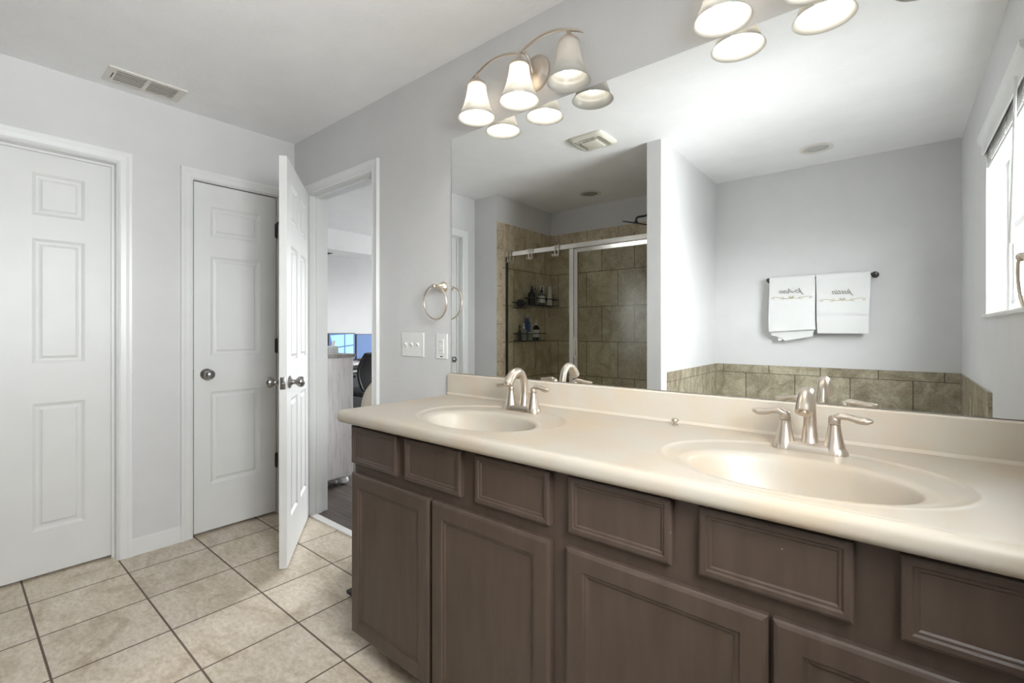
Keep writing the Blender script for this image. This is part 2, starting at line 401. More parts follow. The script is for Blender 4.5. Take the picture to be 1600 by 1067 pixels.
# ------------------------------------------------------------------ doors
DPROF = [(0, 0), (.004, .002), (.014, .008), (.022, .0085), (.030, .006), (.036, .0015)]
def paneled(bm, w, h, t, panels, prof=DPROF, both=True):
    xs = sorted({0, w} | {p[0] for p in panels} | {p[1] for p in panels})
    zs = sorted({0, h} | {p[2] for p in panels} | {p[3] for p in panels})
    for side in (0, 1):
        y = 0 if side == 0 else t; sg = 1 if side == 0 else -1
        for i in range(len(xs)-1):
            for j in range(len(zs)-1):
                x0, x1, z0, z1 = xs[i], xs[i+1], zs[j], zs[j+1]
                isp = any(abs(p[0]-x0) < 1e-6 and abs(p[2]-z0) < 1e-6 for p in panels) and (side == 0 or both)
                if not isp:
                    bm.faces.new([bm.verts.new(v) for v in ((x0,y,z0),(x1,y,z0),(x1,y,z1),(x0,y,z1))])
                else:
                    prev = None
                    for ins, d in prof:
                        r = [bm.verts.new(v) for v in ((x0+ins,y+sg*d,z0+ins),(x1-ins,y+sg*d,z0+ins),(x1-ins,y+sg*d,z1-ins),(x0+ins,y+sg*d,z1-ins))]
                        if prev:
                            for k in range(4): bm.faces.new((prev[k], prev[(k+1) % 4], r[(k+1) % 4], r[k]))
                        prev = r
                    bm.faces.new(prev)
    for a, b_ in (((0,0),(w,0)), ((w,0),(w,h)), ((w,h),(0,h)), ((0,h),(0,0))):
        bm.faces.new([bm.verts.new(v) for v in ((a[0],0,a[1]),(b_[0],0,b_[1]),(b_[0],t,b_[1]),(a[0],t,a[1]))])
    bmesh.ops.remove_doubles(bm, verts=bm.verts[:], dist=1e-5)
def six(w, left=.188):
    st = .108
    xs = [(st, st+left), (w-st-.188, w-st)]
    return [(a, b_, z0, z1) for a, b_ in xs for z0, z1 in ((.212,.82), (1.01,1.608), (1.718,1.922))]
KN = [(0.0,0),(.030,0),(.0325,.003),(.030,.007),(.016,.013),(.012,.018),(.012,.028),(.016,.034),(.024,.042),(.0275,.052),(.0265,.061),(.020,.069),(.010,.073),(.004,.074)]
def knob(parent, x, y, z, out, name='door_knob'):
    bm = B(); rot = Matrix.Rotation(-PI/2 if out > 0 else PI/2, 4, 'X')   # lathe axis along +y or -y
    lathe(bm, KN, 32, Matrix.Translation((x, y, z)) @ rot)
    return obj(name, bm, M['steel'], parent, smooth=True)
def hinge(parent, x, y, z):
    bm = B()
    for k in range(5): lathe(bm, [(.0055, -.044+.0178*k), (.006, -.043+.0178*k), (.006, -.0285+.0178*k), (.0055, -.0275+.0178*k)], 12, Matrix.Translation((x, y, z)))
    lathe(bm, [(.003,-.05),(.0045,-.048),(.0045,.048),(.003,.05)], 10, Matrix.Translation((x, y, z)))
    box(bm, x-.009, x+.009, y+.003, y+.007, z-.044, z+.044)
    return obj('hinge', bm, M['seal'], parent, smooth=True)
# door_1: local x along -y direction?  door frames are built in a local frame and rotated so the front (-y local) faces +x world
def door(name, label, w, h, loc, rz, panels, t=.035):
    r = empty_struct(name, label, loc, (0, 0, rz))
    bm = B(); paneled(bm, w, h, t, panels); obj('door_panel', bm, M['doorwhite'], r)
    return r
# front (-y local) -> +x world : rotate +90deg; local +x -> world +y
d1 = door('door_1', 'closed white six panel door at far left', .644, 2.025, (-.066, -1.565, .012), PI/2, six(.644, .118))
knob(d1, .085, 0, .905, -1)
d2 = door('door_2', 'narrow white three panel closet door', .457, 2.019, (-.004, -.575, .015), PI/2,
          [(.083,.360,.268,.808), (.083,.360,1.015,1.60), (.083,.360,1.715,1.895)])
knob(d2, .063, 0, .912, -1)
for z in (.33, 1.068, 1.81): hinge(d2, .459, -.006, z)
# hinge pin door stop on the top hinge
def _stop(bm):
    tube(bm, [(.463,-.006,1.862),(.463,-.020,1.862),(.480,-.035,1.862)], .004, 10)
    lathe(bm, [(.002,0),(.008,.001),(.008,.008),(.002,.009)], 12, Matrix.Translation((.480,-.033,1.862)) @ Matrix.Rotation(PI/2, 4, 'X'))
mk('door_stop', _stop, M['seal'], d2, smooth=True)
# latch plate on closet edge (dark)
mk('latch', lambda bm: box(bm, -.0025, 0, .004, .03, .885, .94), M['seal'], d2)
# door_3: open, hinge at x=.205,y=-.012 ; free edge at (.787,-.396)/( .764,-.425)
ang = math.atan2(-.405, .572)
d3 = door('door_3', 'open white six panel door swung into the bathroom', .69, 2.028, (.196, -.040, .011), ang, six(.69))
knob(d3, .69-.060, 0, .91, -1); knob(d3, .69-.060, .035, .91, 1)
def _latch(bm):
    box(bm, .69, .6925, .005, .030, .880, .940, .001); lathe(bm, [(.0,0),(.0085,0),(.0085,.003),(.004,.010),(.001,.011)], 16, Matrix.Translation((.6925,.0175,.91)) @ Matrix.Rotation(PI/2, 4, 'Y'))
mk('latch', _latch, M['steel'], d3, smooth=True)

# ------------------------------------------------------------------ window
w1 = empty_struct('window_1', 'white framed window beside the tub', (3.42, 0, 0))
def _frame(bm):
    for x0, x1, e in ((.072, .108, .0), ):
        box(bm, x0, x1, WY0, WY0+.045, WZ0+.017, WZ1); box(bm, x0, x1, WY1-.045, WY1, WZ0+.017, WZ1)
        box(bm, x0, x1, WY0+.045, WY1-.045, WZ0+.017, WZ0+.062); box(bm, x0, x1, WY0+.045, WY1-.045, WZ1-.045, WZ1)
    # sash
    box(bm, .082, .104, WY0+.045, WY0+.075, WZ0+.062, WZ1-.045); box(bm, .082, .104, WY1-.075, WY1-.045, WZ0+.062, WZ1-.045)
    box(bm, .082, .104, WY0+.075, WY1-.075, WZ0+.062, WZ0+.09); box(bm, .082, .104, WY0+.075, WY1-.075, WZ1-.073, WZ1-.045)
    box(bm, .080, .106, WY0+.075, WY1-.075, 1.63, 1.66)
mk('window_frame', _frame, M['white'], w1)
def _lin(bm):   # drywall return painted white
    box(bm, .0005, .14, WY0, WY0+.004, WZ0, WZ1); box(bm, .0005, .14, WY1-.004, WY1, WZ0, WZ1); box(bm, .0005, .14, WY0+.004, WY1-.004, WZ1-.004, WZ1)
mk('window_jamb', _lin, M['white'], w1)
mk('window_glass', lambda bm: box(bm, .090, .094, WY0+.075, WY1-.075, WZ0+.09, WZ1-.073), M['wglass'], w1)
mk('window_sill', lambda bm: box(bm, -.016, .072, WY0-.004, WY1+.004, WZ0-.001, WZ0+.017, .004), M['sillstone'], w1)
# unseen office window, added to light the next room
w2 = empty_struct('window_2_added', 'unseen office window added to light the office', (0, 3.4, 0))
def _f2(bm):
    for x0, x1, z0, z1 in ((OX0, OX0+.05, OZ0, OZ1), (OX1-.05, OX1, OZ0, OZ1), (OX0+.05, OX1-.05, OZ0, OZ0+.05), (OX0+.05, OX1-.05, OZ1-.05, OZ1), ((OX0+OX1)/2-.02, (OX0+OX1)/2+.02, OZ0+.05, OZ1-.05)):
        box(bm, x0, x1, .04, .08, z0, z1)
mk('window_frame', _f2, M['white'], w2)
mk('window_glass', lambda bm: box(bm, OX0+.05, OX1-.05, .058, .062, OZ0+.05, OZ1-.05), M['wglass'], w2)
# sky portals so that daylight through the bathroom window and the added office one is sampled well
def portal(name, loc, rot, sx, sy):
    l = bpy.data.lights.new(name, 'AREA'); l.shape = 'RECTANGLE'; l.size = sx; l.size_y = sy; l.cycles.is_portal = True
    o = bpy.data.objects.new(name, l); C.objects.link(o); o.location = loc; o.rotation_euler = rot; return o
portal('window_daylight', (3.57, (WY0+WY1)/2, (WZ0+WZ1)/2), (0, PI/2, 0), WZ1-WZ0, WY1-WY0)
portal('added_window_daylight', ((OX0+OX1)/2, 3.53, (OZ0+OZ1)/2), (-PI/2, 0, 0), OX1-OX0, OZ1-OZ0)

# blind
bl = thing('window_blind', 'white faux wood blind raised to the top of the window', 'blind', (3.42, 0, 0))
def _val(bm):
    prof = [(-.004, 2.012), (-.010, 2.012), (-.012, 2.030), (-.011, 2.050), (-.018, 2.065), (-.026, 2.078), (-.027, 2.096), (-.002, 2.096)]
    a = [bm.verts.new((x, WY0-.035, z)) for x, z in prof]; b_ = [bm.verts.new((x, WY1+.035, z)) for x, z in prof]
    for k in range(len(prof)): bm.faces.new((a[k], a[(k+1) % len(prof)], b_[(k+1) % len(prof)], b_[k]))
    bm.faces.new(a[::-1]); bm.faces.new(b_)
mk('valance', _val, M['white'], bl)
for k in range(9):
    z = 2.035-.0085*k
    def _sl(bm, z=z, k=k):
        dy = random.uniform(-.003,.003); box(bm, .008, .058, WY0+.012+dy, WY1-.012+dy, z-.0015, z+.0015)
    mk('slat', _sl, M['white'], bl)
mk('headrail', lambda bm: box(bm, .008, .058, WY0+.008, WY1-.008, 2.042, 2.056), M['white'], bl)
mk('bottom_rail', lambda bm: box(bm, .006, .060, WY0+.012, WY1-.012, 1.938, 1.955, .003), M['white'], bl)
for y in (WY0+.12, WY0+.46, WY1-.12):
    mk('ladder_cord', lambda bm: tube(bm, smooth_pts([(.004, y+.012*math.sin(k*1.3), 2.03-.0055*k) for k in range(16)], 3), .0012, 6), M['plastic'], bl, smooth=True)
mk('tilt_wand', lambda bm: tube(bm, [(-.018, -.81, 2.03), (-.020, -.825, 1.80), (-.022, -.86, 1.48)], [.004, .0045, .006], 10), M['white'], bl, smooth=True)

# ------------------------------------------------------------------ mirror
mk_m = mk('wall_mirror', lambda bm: box(bm, 1.5225, 3.405, -.0065, -.0005, .9865, 2.0565, .0012, 1), M['mirror'])
tag(mk_m, 'large frameless rectangular mirror above the double vanity', 'mirror')

# ------------------------------------------------------------------ vanity cabinet
RP = [(0, .0185), (0, .005), (.002, .002), (.006, 0), (.014, 0), (.017, .0035), (.021, .0035), (.024, .0065), (.027, .0065)]
RD = [(0, .0185), (0, .006), (.003, .0025), (.009, 0), (.046, 0), (.049, .0035), (.054, .0035), (.060, .0075), (.063, .0075)]
def raised(bm, x0, x1, z0, z1, yb, prof):
    # yb = y of the front-most plane, growing depth into +y
    prev = None; first = None
    for ins, d in prof:
        r = [bm.verts.new(v) for v in ((x0+ins, yb+d, z0+ins), (x1-ins, yb+d, z0+ins), (x1-ins, yb+d, z1-ins), (x0+ins, yb+d, z1-ins))]
        if prev:
            for k in range(4): bm.faces.new((prev[k], prev[(k+1) % 4], r[(k+1) % 4], r[k]))
        else: first = r
        prev = r
    bm.faces.new(prev); bm.faces.new(first[::-1])
van = thing('vanity_cabinet', 'long espresso brown vanity cabinet under the cream countertop', 'cabinet', (1.568, 0, 0))
VX = 1.568
def _carc(bm):
    box(bm, 0, .018, -.507, 0, .09, .845)                       # left side
    box(bm, .018, 1.85, -.507, -.001, .09, .108)                # bottom
    box(bm, .018, 1.85, -.018, -.001, .108, .845)               # back
    box(bm, .05, 1.85, -.455, -.437, 0, .09)                    # toe kick
    box(bm, .0, .018, -.455, 0, 0, .09)
    box(bm, 1.836, 1.85, -.507, -.018, .108, .845)
mk('carcass', _carc, M['cab'], van)
def _ff(bm):
    X = [0, .26, .305, .560, .622, .870, .928, 1.170, 1.230, 1.468, 1.535]
    box(bm, 0, 1.85, -.5265, -.507, .822, .846); box(bm, 0, 1.85, -.5265, -.507, .655, .712); box(bm, 0, 1.85, -.5265, -.507, .09, .110)
    for x0, x1 in ((0, .02), (.252, .318), (.550, .632), (.862, .938), (1.160, 1.238), (1.460, 1.545), (1.78, 1.85)): box(bm, x0, x1, -.5265, -.507, .712, .822)
    for x0, x1 in ((0, .02), (.415, .45), (.862, .930), (1.335, 1.365), (1.78, 1.85)): box(bm, x0, x1, -.5265, -.507, .110, .655)
mk('face_frame', _ff, M['cab'], van)
for x0, x1 in ((1.568, 1.832), (1.873, 2.131), (2.187, 2.440), (2.492, 2.741), (2.794, 3.041), (3.098, 3.350)):
    mk('drawer_front', lambda bm: raised(bm, x0-VX, x1-VX, .702, .837, -.5452, RP), M['cab'], van)
for x0, x1 in ((1.568, 1.993), (2.006, 2.440), (2.487, 2.9155), (2.9225, 3.352)):
    mk('cabinet_door', lambda bm: raised(bm, x0-VX, x1-VX, .092, .667, -.5452, RD), M['cab'], van)

# ------------------------------------------------------------------ countertop with two moulded basins
ZT = .892; X0, X1, YF, YB = 1.517, 3.42, -.582, 0.0
BAS = [(2.04, -.37), (2.926, -.375)]
def sstep(a, b, x):
    t = max(0, min(1, (x-a)/(b-a))); return t*t*(3-2*t)
def top_z(x, y):
    z = 0
    for cx, cy in BAS:
        r2 = math.hypot((x-cx)/.272, (y-(cy+.045))/.200)        # shallow saucer
        z -= .0030*(1-sstep(.965, 1.03, r2))
        z += .0012*math.exp(-((r2-1.03)/.022)**2)
        r = math.hypot((x-cx)/.205, (y-cy)/.130)                # bowl
        if r < 1.12:
            e = .006*(1-sstep(.98, 1.12, r))
            t = 1-r**4.2
            z -= e+.118*(t+math.sqrt(t*t+.0012))/2*(1 if r < 1 else max(0, 1-(r-1)/.12))
    d = min(x-X0, y-YF)
    rr = .019
    if d < rr: z -= rr-math.sqrt(max(0, rr*rr-(rr-d)**2))
    else: z -= .0012*math.exp(-((d-rr-.001)/.002)**2)
    return ZT+z
def _ctop(bm):
    def fine(a, n1, rr=.019):
        return [a+rr*(1-math.cos(PI/2*k/n1)) for k in range(n1+1)]
    xs = fine(X0, 7); x = xs[-1]
    while x < X1-.005: x += .0042; xs.append(x)
    xs[-1] = X1
    ys = fine(YF, 7)+[YF+.020, YF+.022, YF+.025]; y = ys[-1]
    while y < -.005: y += .0042; ys.append(y)
    ys[-1] = 0.0
    R = .03
    def warp(x, y):
        if x < X0+R and y < YF+R:
            dx, dy = X0+R-x, YF+R-y; m = max(dx, dy); l = math.hypot(dx, dy)
            if l > 1e-9: x, y = X0+R-dx*m/l, YF+R-dy*m/l
        return x, y
    top = []; bot = []
    for x in xs:
        rt = []; rb = []
        for y in ys:
            wx, wy = warp(x, y)
            rt.append(bm.verts.new((wx, wy, top_z(x, y))))
        top.append(rt)
    for i in range(len(xs)-1):
        for j in range(len(ys)-1): bm.faces.new((top[i][j], top[i+1][j], top[i+1][j+1], top[i][j+1]))
    # lower lip: outline rings going down and under
    outline = [top[i][0] for i in range(len(xs)-1, 0, -1)] + [top[0][j] for j in range(len(ys))]
    base = [(v.co.x, v.co.y) for v in outline]
    def inset(p, d):
        x, y = p
        nx = 1 if x < X0+R else 0; ny = 1 if y < YF+R else 0
        if x < X0+R and y < YF+R:
            a = Vector((X0+R-x, YF+R-y)); l = a.length
            return (x+a.x/l*d, y+a.y/l*d) if l > 1e-9 else (x, y)
        return (x+(d if x < X0+R else 0), y+(d if y < YF+R else 0))
    prev = outline
    zc = ZT-.019
    for k in range(1, 9):
        if k == 1: d, z = 0, zc-.006
        else:
            a = PI/2*(k-1)/7; d = .019*(1-math.cos(a)); z = zc-.006-.019*math.sin(a)
        ring = [bm.verts.new((*inset(p, d), z)) for p in base]
        for q in range(len(ring)-1): bm.faces.new((prev[q], prev[q+1], ring[q+1], ring[q]))
        prev = ring
    ring = [bm.verts.new((max(min(p[0], X1), X0+.05), max(p[1], YF+.035), zc-.025)) for p in base]
    for q in range(len(ring)-1): bm.faces.new((prev[q], prev[q+1], ring[q+1], ring[q]))
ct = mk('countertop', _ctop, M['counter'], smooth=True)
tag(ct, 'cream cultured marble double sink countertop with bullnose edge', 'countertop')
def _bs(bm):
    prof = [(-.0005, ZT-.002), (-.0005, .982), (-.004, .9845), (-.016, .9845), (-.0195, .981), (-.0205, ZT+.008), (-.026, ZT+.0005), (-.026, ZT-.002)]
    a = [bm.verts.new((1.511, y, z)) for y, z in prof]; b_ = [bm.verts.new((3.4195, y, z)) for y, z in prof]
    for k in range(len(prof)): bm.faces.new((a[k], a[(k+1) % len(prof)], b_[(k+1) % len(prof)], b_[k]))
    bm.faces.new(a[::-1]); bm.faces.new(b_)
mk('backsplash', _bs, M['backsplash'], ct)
for cx, cy in BAS:
    mk('drain', lambda bm: lathe(bm, [(.001,.0),(.012,.002),(.019,.003),(.022,.0015),(.022,-.004)], 28, Matrix.Translation((cx, cy, top_z(cx, cy)+.001))), M['nickel'], ct, smooth=True)

# ------------------------------------------------------------------ faucets
def faucet(cx, label):
    f = thing('faucet', label, 'faucet', (cx, -.148, ZT-.0042), group=None)
    def base(bm):
        n = 48; prof = [(1.04, 0), (1.04, .005), (.97, .011), (.86, .017), (.66, .021)]
        rings = []
        for s_, z in prof:
            ring = []
            for k in range(n):
                a = 2*PI*k/n; c, s = math.cos(a), math.sin(a)
                x = (.0515 if c >= 0 else -.0515)*min(1, abs(c)*4) + .026*s_*c
                yy = .026*s_*s*(1-.12*(1-min(1, abs(c)*1.6)))
                ring.append(bm.verts.new((x, yy, z)))
            rings.append(ring)
        for a_, b_ in zip(rings, rings[1:]):
            for k in range(n): bm.faces.new((a_[k], a_[(k+1) % n], b_[(k+1) % n], b_[k]))
        bm.faces.new(rings[0][::-1]); bm.faces.new(rings[-1])
    mk('base_plate', base, M['nickel'], f, smooth=True)
    def spout(bm):
        pts = smooth_pts([(0,.012,.008),(0,.014,.03),(0,.016,.06),(0,.014,.095),(0,.002,.127),(0,-.020,.1435),(0,-.045,.140),(0,-.066,.124),(0,-.082,.104)], 6)
        tube(bm, pts, lerp_list([.0240,.0175,.0145,.0135,.0138,.0148,.0162,.0175,.0180], len(pts)), 28)
        a = pts[-1]; d = (pts[-1]-pts[-3]).normalized()
        tube(bm, [a-d*.001, a+d*.004], [.010, .010], 20)
    mk('spout', spout, M['nickel'], f, smooth=True)
    mk('lift_rod', lambda bm: (tube(bm, [(0,.036,.01),(0,.036,.062)], .0022, 8), lathe(bm, [(.001,0),(.0045,.002),(.0055,.006),(.0035,.011),(.001,.012)], 14, Matrix.Translation((0,.036,.058)))), M['nickel'], f, smooth=True)
    for s in (-1, 1):
        def body(bm, s=s):
            lathe(bm, [(.0255,.003),(.0250,.008),(.0215,.020),(.0180,.034),(.0150,.050),(.0128,.066),(.0122,.071)], 32, Matrix.Translation((s*.0508,0,0)))
        h = mk('handle_body', body, M['nickel'], f, smooth=True)
        def lever(bm, s=s):
            lathe(bm, [(.0120,.0725),(.0124,.074),(.0124,.083),(.0115,.088),(.008,.092)], 28, Matrix.Translation((s*.0508,0,0)))
            pts = smooth_pts([(s*.0508,0,.086),(s*.062,-.001,.0915),(s*.078,-.002,.091),(s*.096,-.003,.0865),(s*.112,-.004,.0855),(s*.124,-.005,.0875)], 5)
            rad = lerp_list([.0105,.0105,.0090,.0105,.0100,.0035], len(pts)); n = 16; rings = []
            for i, p in enumerate(pts):
                rings.append([bm.verts.new(p+Vector((0, math.cos(2*PI*k/n)*rad[i]*1.1, math.sin(2*PI*k/n)*rad[i]*.80))) for k in range(n)])
            for a_, b_ in zip(rings, rings[1:]):
                for k in range(n): bm.faces.new((a_[k], a_[(k+1) % n], b_[(k+1) % n], b_[k]))
            bm.faces.new(rings[0][::-1]); bm.faces.new(rings[-1])
        mk('lever', lever, M['nickel'], h, smooth=True)
    return f
f1 = faucet(2.045, 'brushed nickel two handle faucet at the left basin')
f2 = dup(f1, (2.930, -.148, ZT-.0042), label='brushed nickel two handle faucet at the right basin')
st = mk('sink_stopper', lambda bm: lathe(bm, [(.002,0),(.0085,.0005),(.009,.004),(.005,.006),(.005,.010),(.010,.0115),(.0115,.015),(.010,.019),(.004,.021),(.001,.0212)], 24), M['nickel'], loc=(2.573, -.066, ZT), smooth=True)
tag(st, 'tiny brass coloured sink stopper knob standing on the countertop between the faucets', 'stopper')

# ------------------------------------------------------------------ vanity lights
def vanity_light(cx, label):
    f = thing('vanity_light', label, 'wall light', (cx, 0, 2.19))
    def plate(bm):
        lathe(bm, [(.066,0),(.066,.004),(.062,.009),(.054,.011),(.050,.016),(.040,.020),(.020,.023),(.004,.024)], 40, Matrix.Translation((.014,0,0)) @ Matrix.Rotation(PI/2, 4, 'X'), sy=1.08)
    mk('back_plate', plate, M['nickel'], f, smooth=True)
    mk('support_arm', lambda bm: tube(bm, smooth_pts([(.014,-.020,-.003),(.013,-.032,.012),(.008,-.040,.040),(.004,-.058,.058),(.001,-.078,.054),(0,-.09,.043)], 6), .0055, 12), M['nickel'], f, smooth=True)
    for s in (-1, 1):
        def bar(bm, s=s):
            pts = smooth_pts([(0,-.09,.041),(s*.045,-.09,.060),(s*.105,-.09,.071),(s*.17,-.09,.064),(s*.222,-.09,.044),(s*.255,-.09,.028),(s*.282,-.09,.010)], 6)
            n = len(pts); tube(bm, pts, [.0062*min(1, .35+i/8) if i < 8 else .0062*min(1, .15+(n-1-i)/9) for i in range(n)], 12, sx=.8)
        mk('arched_bar', bar, M['nickel'], f, smooth=True)
    return f
GP = [(.0370,.000),(.0385,-.008),(.0395,-.025),(.0435,-.048),(.0500,-.072),(.0565,-.093),(.0610,-.105),(.0635,-.109),(.0630,-.113),(.0655,-.120),(.0710,-.130),(.0775,-.139)]
def lamp(f, dx, lit):
    T = Matrix.Translation((dx, -.09, 0))
    cap = mk('lamp_holder', lambda bm: lathe(bm, [(.004,.044),(.007,.040),(.009,.030),(.019,.019),(.034,.006),(.0385,.0),(.0385,-.005),(.034,-.006)], 32, T), M['nickel'], f, smooth=True)
    def sh(bm):
        pr = GP + [(r-.0028, z+.001) for r, z in GP[::-1]]
        rings = []
        lathe(bm, pr, 48, T, cap=False)
    mk('glass_shade', sh, M['shade'], cap, smooth=True)
    def bulb(bm):
        lathe(bm, [(.001,-.108),(.012,-.105),(.022,-.096),(.027,-.082),(.025,-.066),(.017,-.050),(.0125,-.040),(.0125,-.010)], 24, T)
    o = mk('light_bulb', bulb, M['bulb'] if lit else M['bulbdim'], cap, smooth=True)
    return cap
vl = vanity_light(1.985, 'three lamp nickel vanity light above the left basin')
lamp(vl, -.222, True); lamp(vl, 0, True); lamp(vl, .222, False)
vr = vanity_light(2.938, 'three lamp nickel vanity light above the right basin, partly cut off')
lamp(vr, -.222, True); lamp(vr, 0, True); lamp(vr, .222, False)

# ------------------------------------------------------------------ wall plates, towel rings
def switch():
    t = thing('light_switch', 'white three toggle light switch plate near the doorway', 'light switch', (1.2405, 0, 1.1105))
    mk('wall_plate', lambda bm: box(bm, -.0845, .0845, -.0055, 0, -.0585, .0585, .0022), M['plastic'], t)
    for k in (-1, 0, 1):
        def tg(bm, k=k):
            box(bm, k*.046-.0055, k*.046+.0055, -.0075, -.0055, -.013, .013, .0008)
            vs = [(k*.046+a*.0042, y, z) for a in (-1, 1) for y, z in ((-.0075,-.006),(-.0075,.006),(-.017,.011),(-.018,.004))]
            v = [bm.verts.new(p) for p in vs]
            for q in ((0,1,2,3),(4,7,6,5),(0,4,5,1),(1,5,6,2),(2,6,7,3),(3,7,4,0)): bm.faces.new([v[i] for i in q])
        mk('toggle', tg, M['plastic'], t)
    for k in (-1, 0, 1):
        for z in (-.030, .030): mk('screw', lambda bm: lathe(bm, [(.0032,.0),(.0030,.001),(.001,.0013)], 12, Matrix.Translation((k*.046, -.0055, z)) @ Matrix.Rotation(PI/2, 4, 'X')), M['ivory'], t, smooth=True)
switch()
def outlet():
    t = thing('wall_outlet', 'white double electrical outlet beside the mirror edge', 'outlet', (1.4535, 0, 1.1065))
    mk('wall_plate', lambda bm: box(bm, -.0385, .0385, -.0055, 0, -.0585, .0585, .0022), M['plastic'], t)
    mk('receptacle', lambda bm: box(bm, -.0165, .0165, -.0085, -.0055, -.034, .034, .0012), M['plastic'], t)
    for z in (-.020, .020):
        mk('slot', lambda bm: box(bm, -.0075, -.006, -.0088, -.0084, z-.004, z+.005), M['seal'], t)
        mk('slot', lambda bm: box(bm, .0055, .007, -.0088, -.0084, z-.003, z+.004), M['seal'], t)
    mk('rating_mark', lambda bm: box(bm, -.008, .008, -.0059, -.0054, -.050, -.0455), M['seal'], t)
    mk('test_button', lambda bm: (box(bm, -.008, -.001, -.0095, -.0085, -.0035, .0035, .0003), box(bm, .001, .008, -.0095, -.0085, -.0035, .0035, .0003)), M['plastic'], t)
outlet()
def towel_ring(loc, rot, label):
    t = thing('towel_ring', label, 'towel ring', loc, rot)
    mk('wall_post', lambda bm: lathe(bm, [(.027,0),(.027,.005),(.022,.009),(.018,.020),(.013,.034),(.0095,.043),(.0095,.048),(.012,.053),(.013,.060),(.010,.067),(.004,.071)], 32, Matrix.Rotation(PI/2, 4, 'X')), M['nickel'], t, smooth=True)
    mk('ring', lambda bm: tube(bm, [(.077*math.sin(2*PI*k/64), -.060+.006*(1-math.cos(2*PI*k/64)), -.077+.077*math.cos(2*PI*k/64)+.004) for k in range(64)], .0042, 12, closed=True), M['nickel'], t, smooth=True)
    return t
tr = towel_ring((1.463, 0, 1.382), (0,0,0), 'brushed nickel towel ring on the wall left of the mirror')
dup(tr, (3.42, -.425, 1.384), (0,0,-PI/2), 'brushed nickel towel ring on the window wall, seen at the right edge of the mirror')

# ------------------------------------------------------------------ ceiling items
def vent(loc, label, rot=(0,0,0)):
    t = thing('ceiling_vent', label, 'air vent', loc, rot)
    def fr(bm):
        # x short (.175), y long (.312); slots region x -.066..+.064
        W, L = .0875, .156
        ys = [(-.122, -.008), (.008, .122)]
        z0, z1 = -.007, 0
        for x0, x1, y0, y1 in ((-W, -.066, -L, L), (.064, W, -L, L), (-.066, .064, -L, ys[0][0]), (-.066, .064, ys[1][1], L), (-.066, .064, ys[0][1], ys[1][0])): box(bm, x0, x1, y0, y1, z0, z1)
    mk('frame', fr, M['vent'], t)
    mk('duct_shade', lambda bm: box(bm, -.066, .064, -.122, .122, -.0006, .0004), M['dark'], t)  # flat dark sheet painted as the shade inside the duct
    for ys in ((-.122, -.008), (.008, .122)):
        for k in range(6):
            def sl(bm, k=k, ys=ys):
                x = -.055+.0205*k
                v = [bm.verts.new(p) for p in ((x-.005, ys[0], -.0065), (x-.001, ys[0], -.0008), (x, ys[0], -.0012), (x+.004, ys[0], -.0068), (x-.005, ys[1], -.0065), (x-.001, ys[1], -.0008), (x, ys[1], -.0012), (x+.004, ys[1], -.0068))]
                for q in ((0,1,2,3),(4,7,6,5),(0,4,5,1),(1,5,6,2),(2,6,7,3),(3,7,4,0)): bm.faces.new([v[i] for i in q])
            mk('louver', sl, M['vent'], t)
    mk('damper_slot', lambda bm: box(bm, -.035, .030, -.134, -.130, -.0076, -.0068), M['dark'], t)
    return t
vent((.175, -.835, H), 'cream metal louvered air vent on the ceiling above the closed doors')
def office_vent():
    t = thing('soffit_vent', 'dark air vent under the office soffit', 'air vent', (-2.56, 1.53, 2.174))
    mk('grille', lambda bm: box(bm, -.10, .08, -.15, .15, -.008, 0), M['seal'], t)
    for k in range(5): mk('louver', lambda bm: box(bm, -.08+.03*k, -.07+.03*k, -.13, .13, -.012, -.008), M['dark'], t)
office_vent()
def fan():
    t = thing('exhaust_fan', 'square cream exhaust fan cover on the ceiling', 'fan cover', (1.566, -1.218, H))
    def cov(bm):
        n = 40
        def ring(h, z, p):
            out = []
            for k in range(n):
                a = 2*PI*k/n; c, s = math.cos(a), math.sin(a); q = (abs(c)**p+abs(s)**p)**(-1/p); out.append(bm.verts.new((h*c*q, h*s*q, z)))
            return out
        rs = [ring(.124,0,9), ring(.124,-.006,9), ring(.116,-.016,8), ring(.100,-.024,7), ring(.094,-.022,7)]
        for a_, b_ in zip(rs, rs[1:]):
            for k in range(n): bm.faces.new((a_[k], a_[(k+1) % n], b_[(k+1) % n], b_[k]))
        bm.faces.new(rs[0]); bm.faces.new(rs[-1])
    mk('cover', cov, M['ivory'], t, smooth=True)
    def gr(bm):
        for x in (-.082, .082):
            for k in range(9):
                for j in range(3): box(bm, x-.0085+.0085*j-.003, x-.0085+.0085*j+.003, -.078+.0185*k, -.066+.0185*k, -.0235, -.0215)
        for k in range(9):
            for j in range(3): box(bm, -.060+.0135*k, -.051+.0135*k, .072+.0085*j-.003, .072+.0085*j+.003, -.0235, -.0215)
    mk('grille', gr, M['grille'], t)
    mk('lens', lambda bm: box(bm, -.058, .058, -.070, .058, -.031, -.022, .006, 3), M['ivory'], t, smooth=True)
fan()
def can(loc, label, inner):
    t = thing('recessed_light', label, 'ceiling light', loc)
    mk('trim_ring', lambda bm: lathe(bm, [(.100,0),(.100,-.003),(.092,-.007),(.080,-.008),(.073,-.003),(.070,.0)], 48), M['vent'], t, smooth=True)
    mk('lens', lambda bm: lathe(bm, [(.070,-.0015),(.066,-.004),(.045,-.007),(.02,-.008),(.002,-.0082)], 40), inner, t, smooth=True)
can((.955, -2.245, H), 'unlit round ceiling light above the shower', M['grille'])
can((2.675, -2.30, H), 'unlit round ceiling light above the tub', M['lens'])

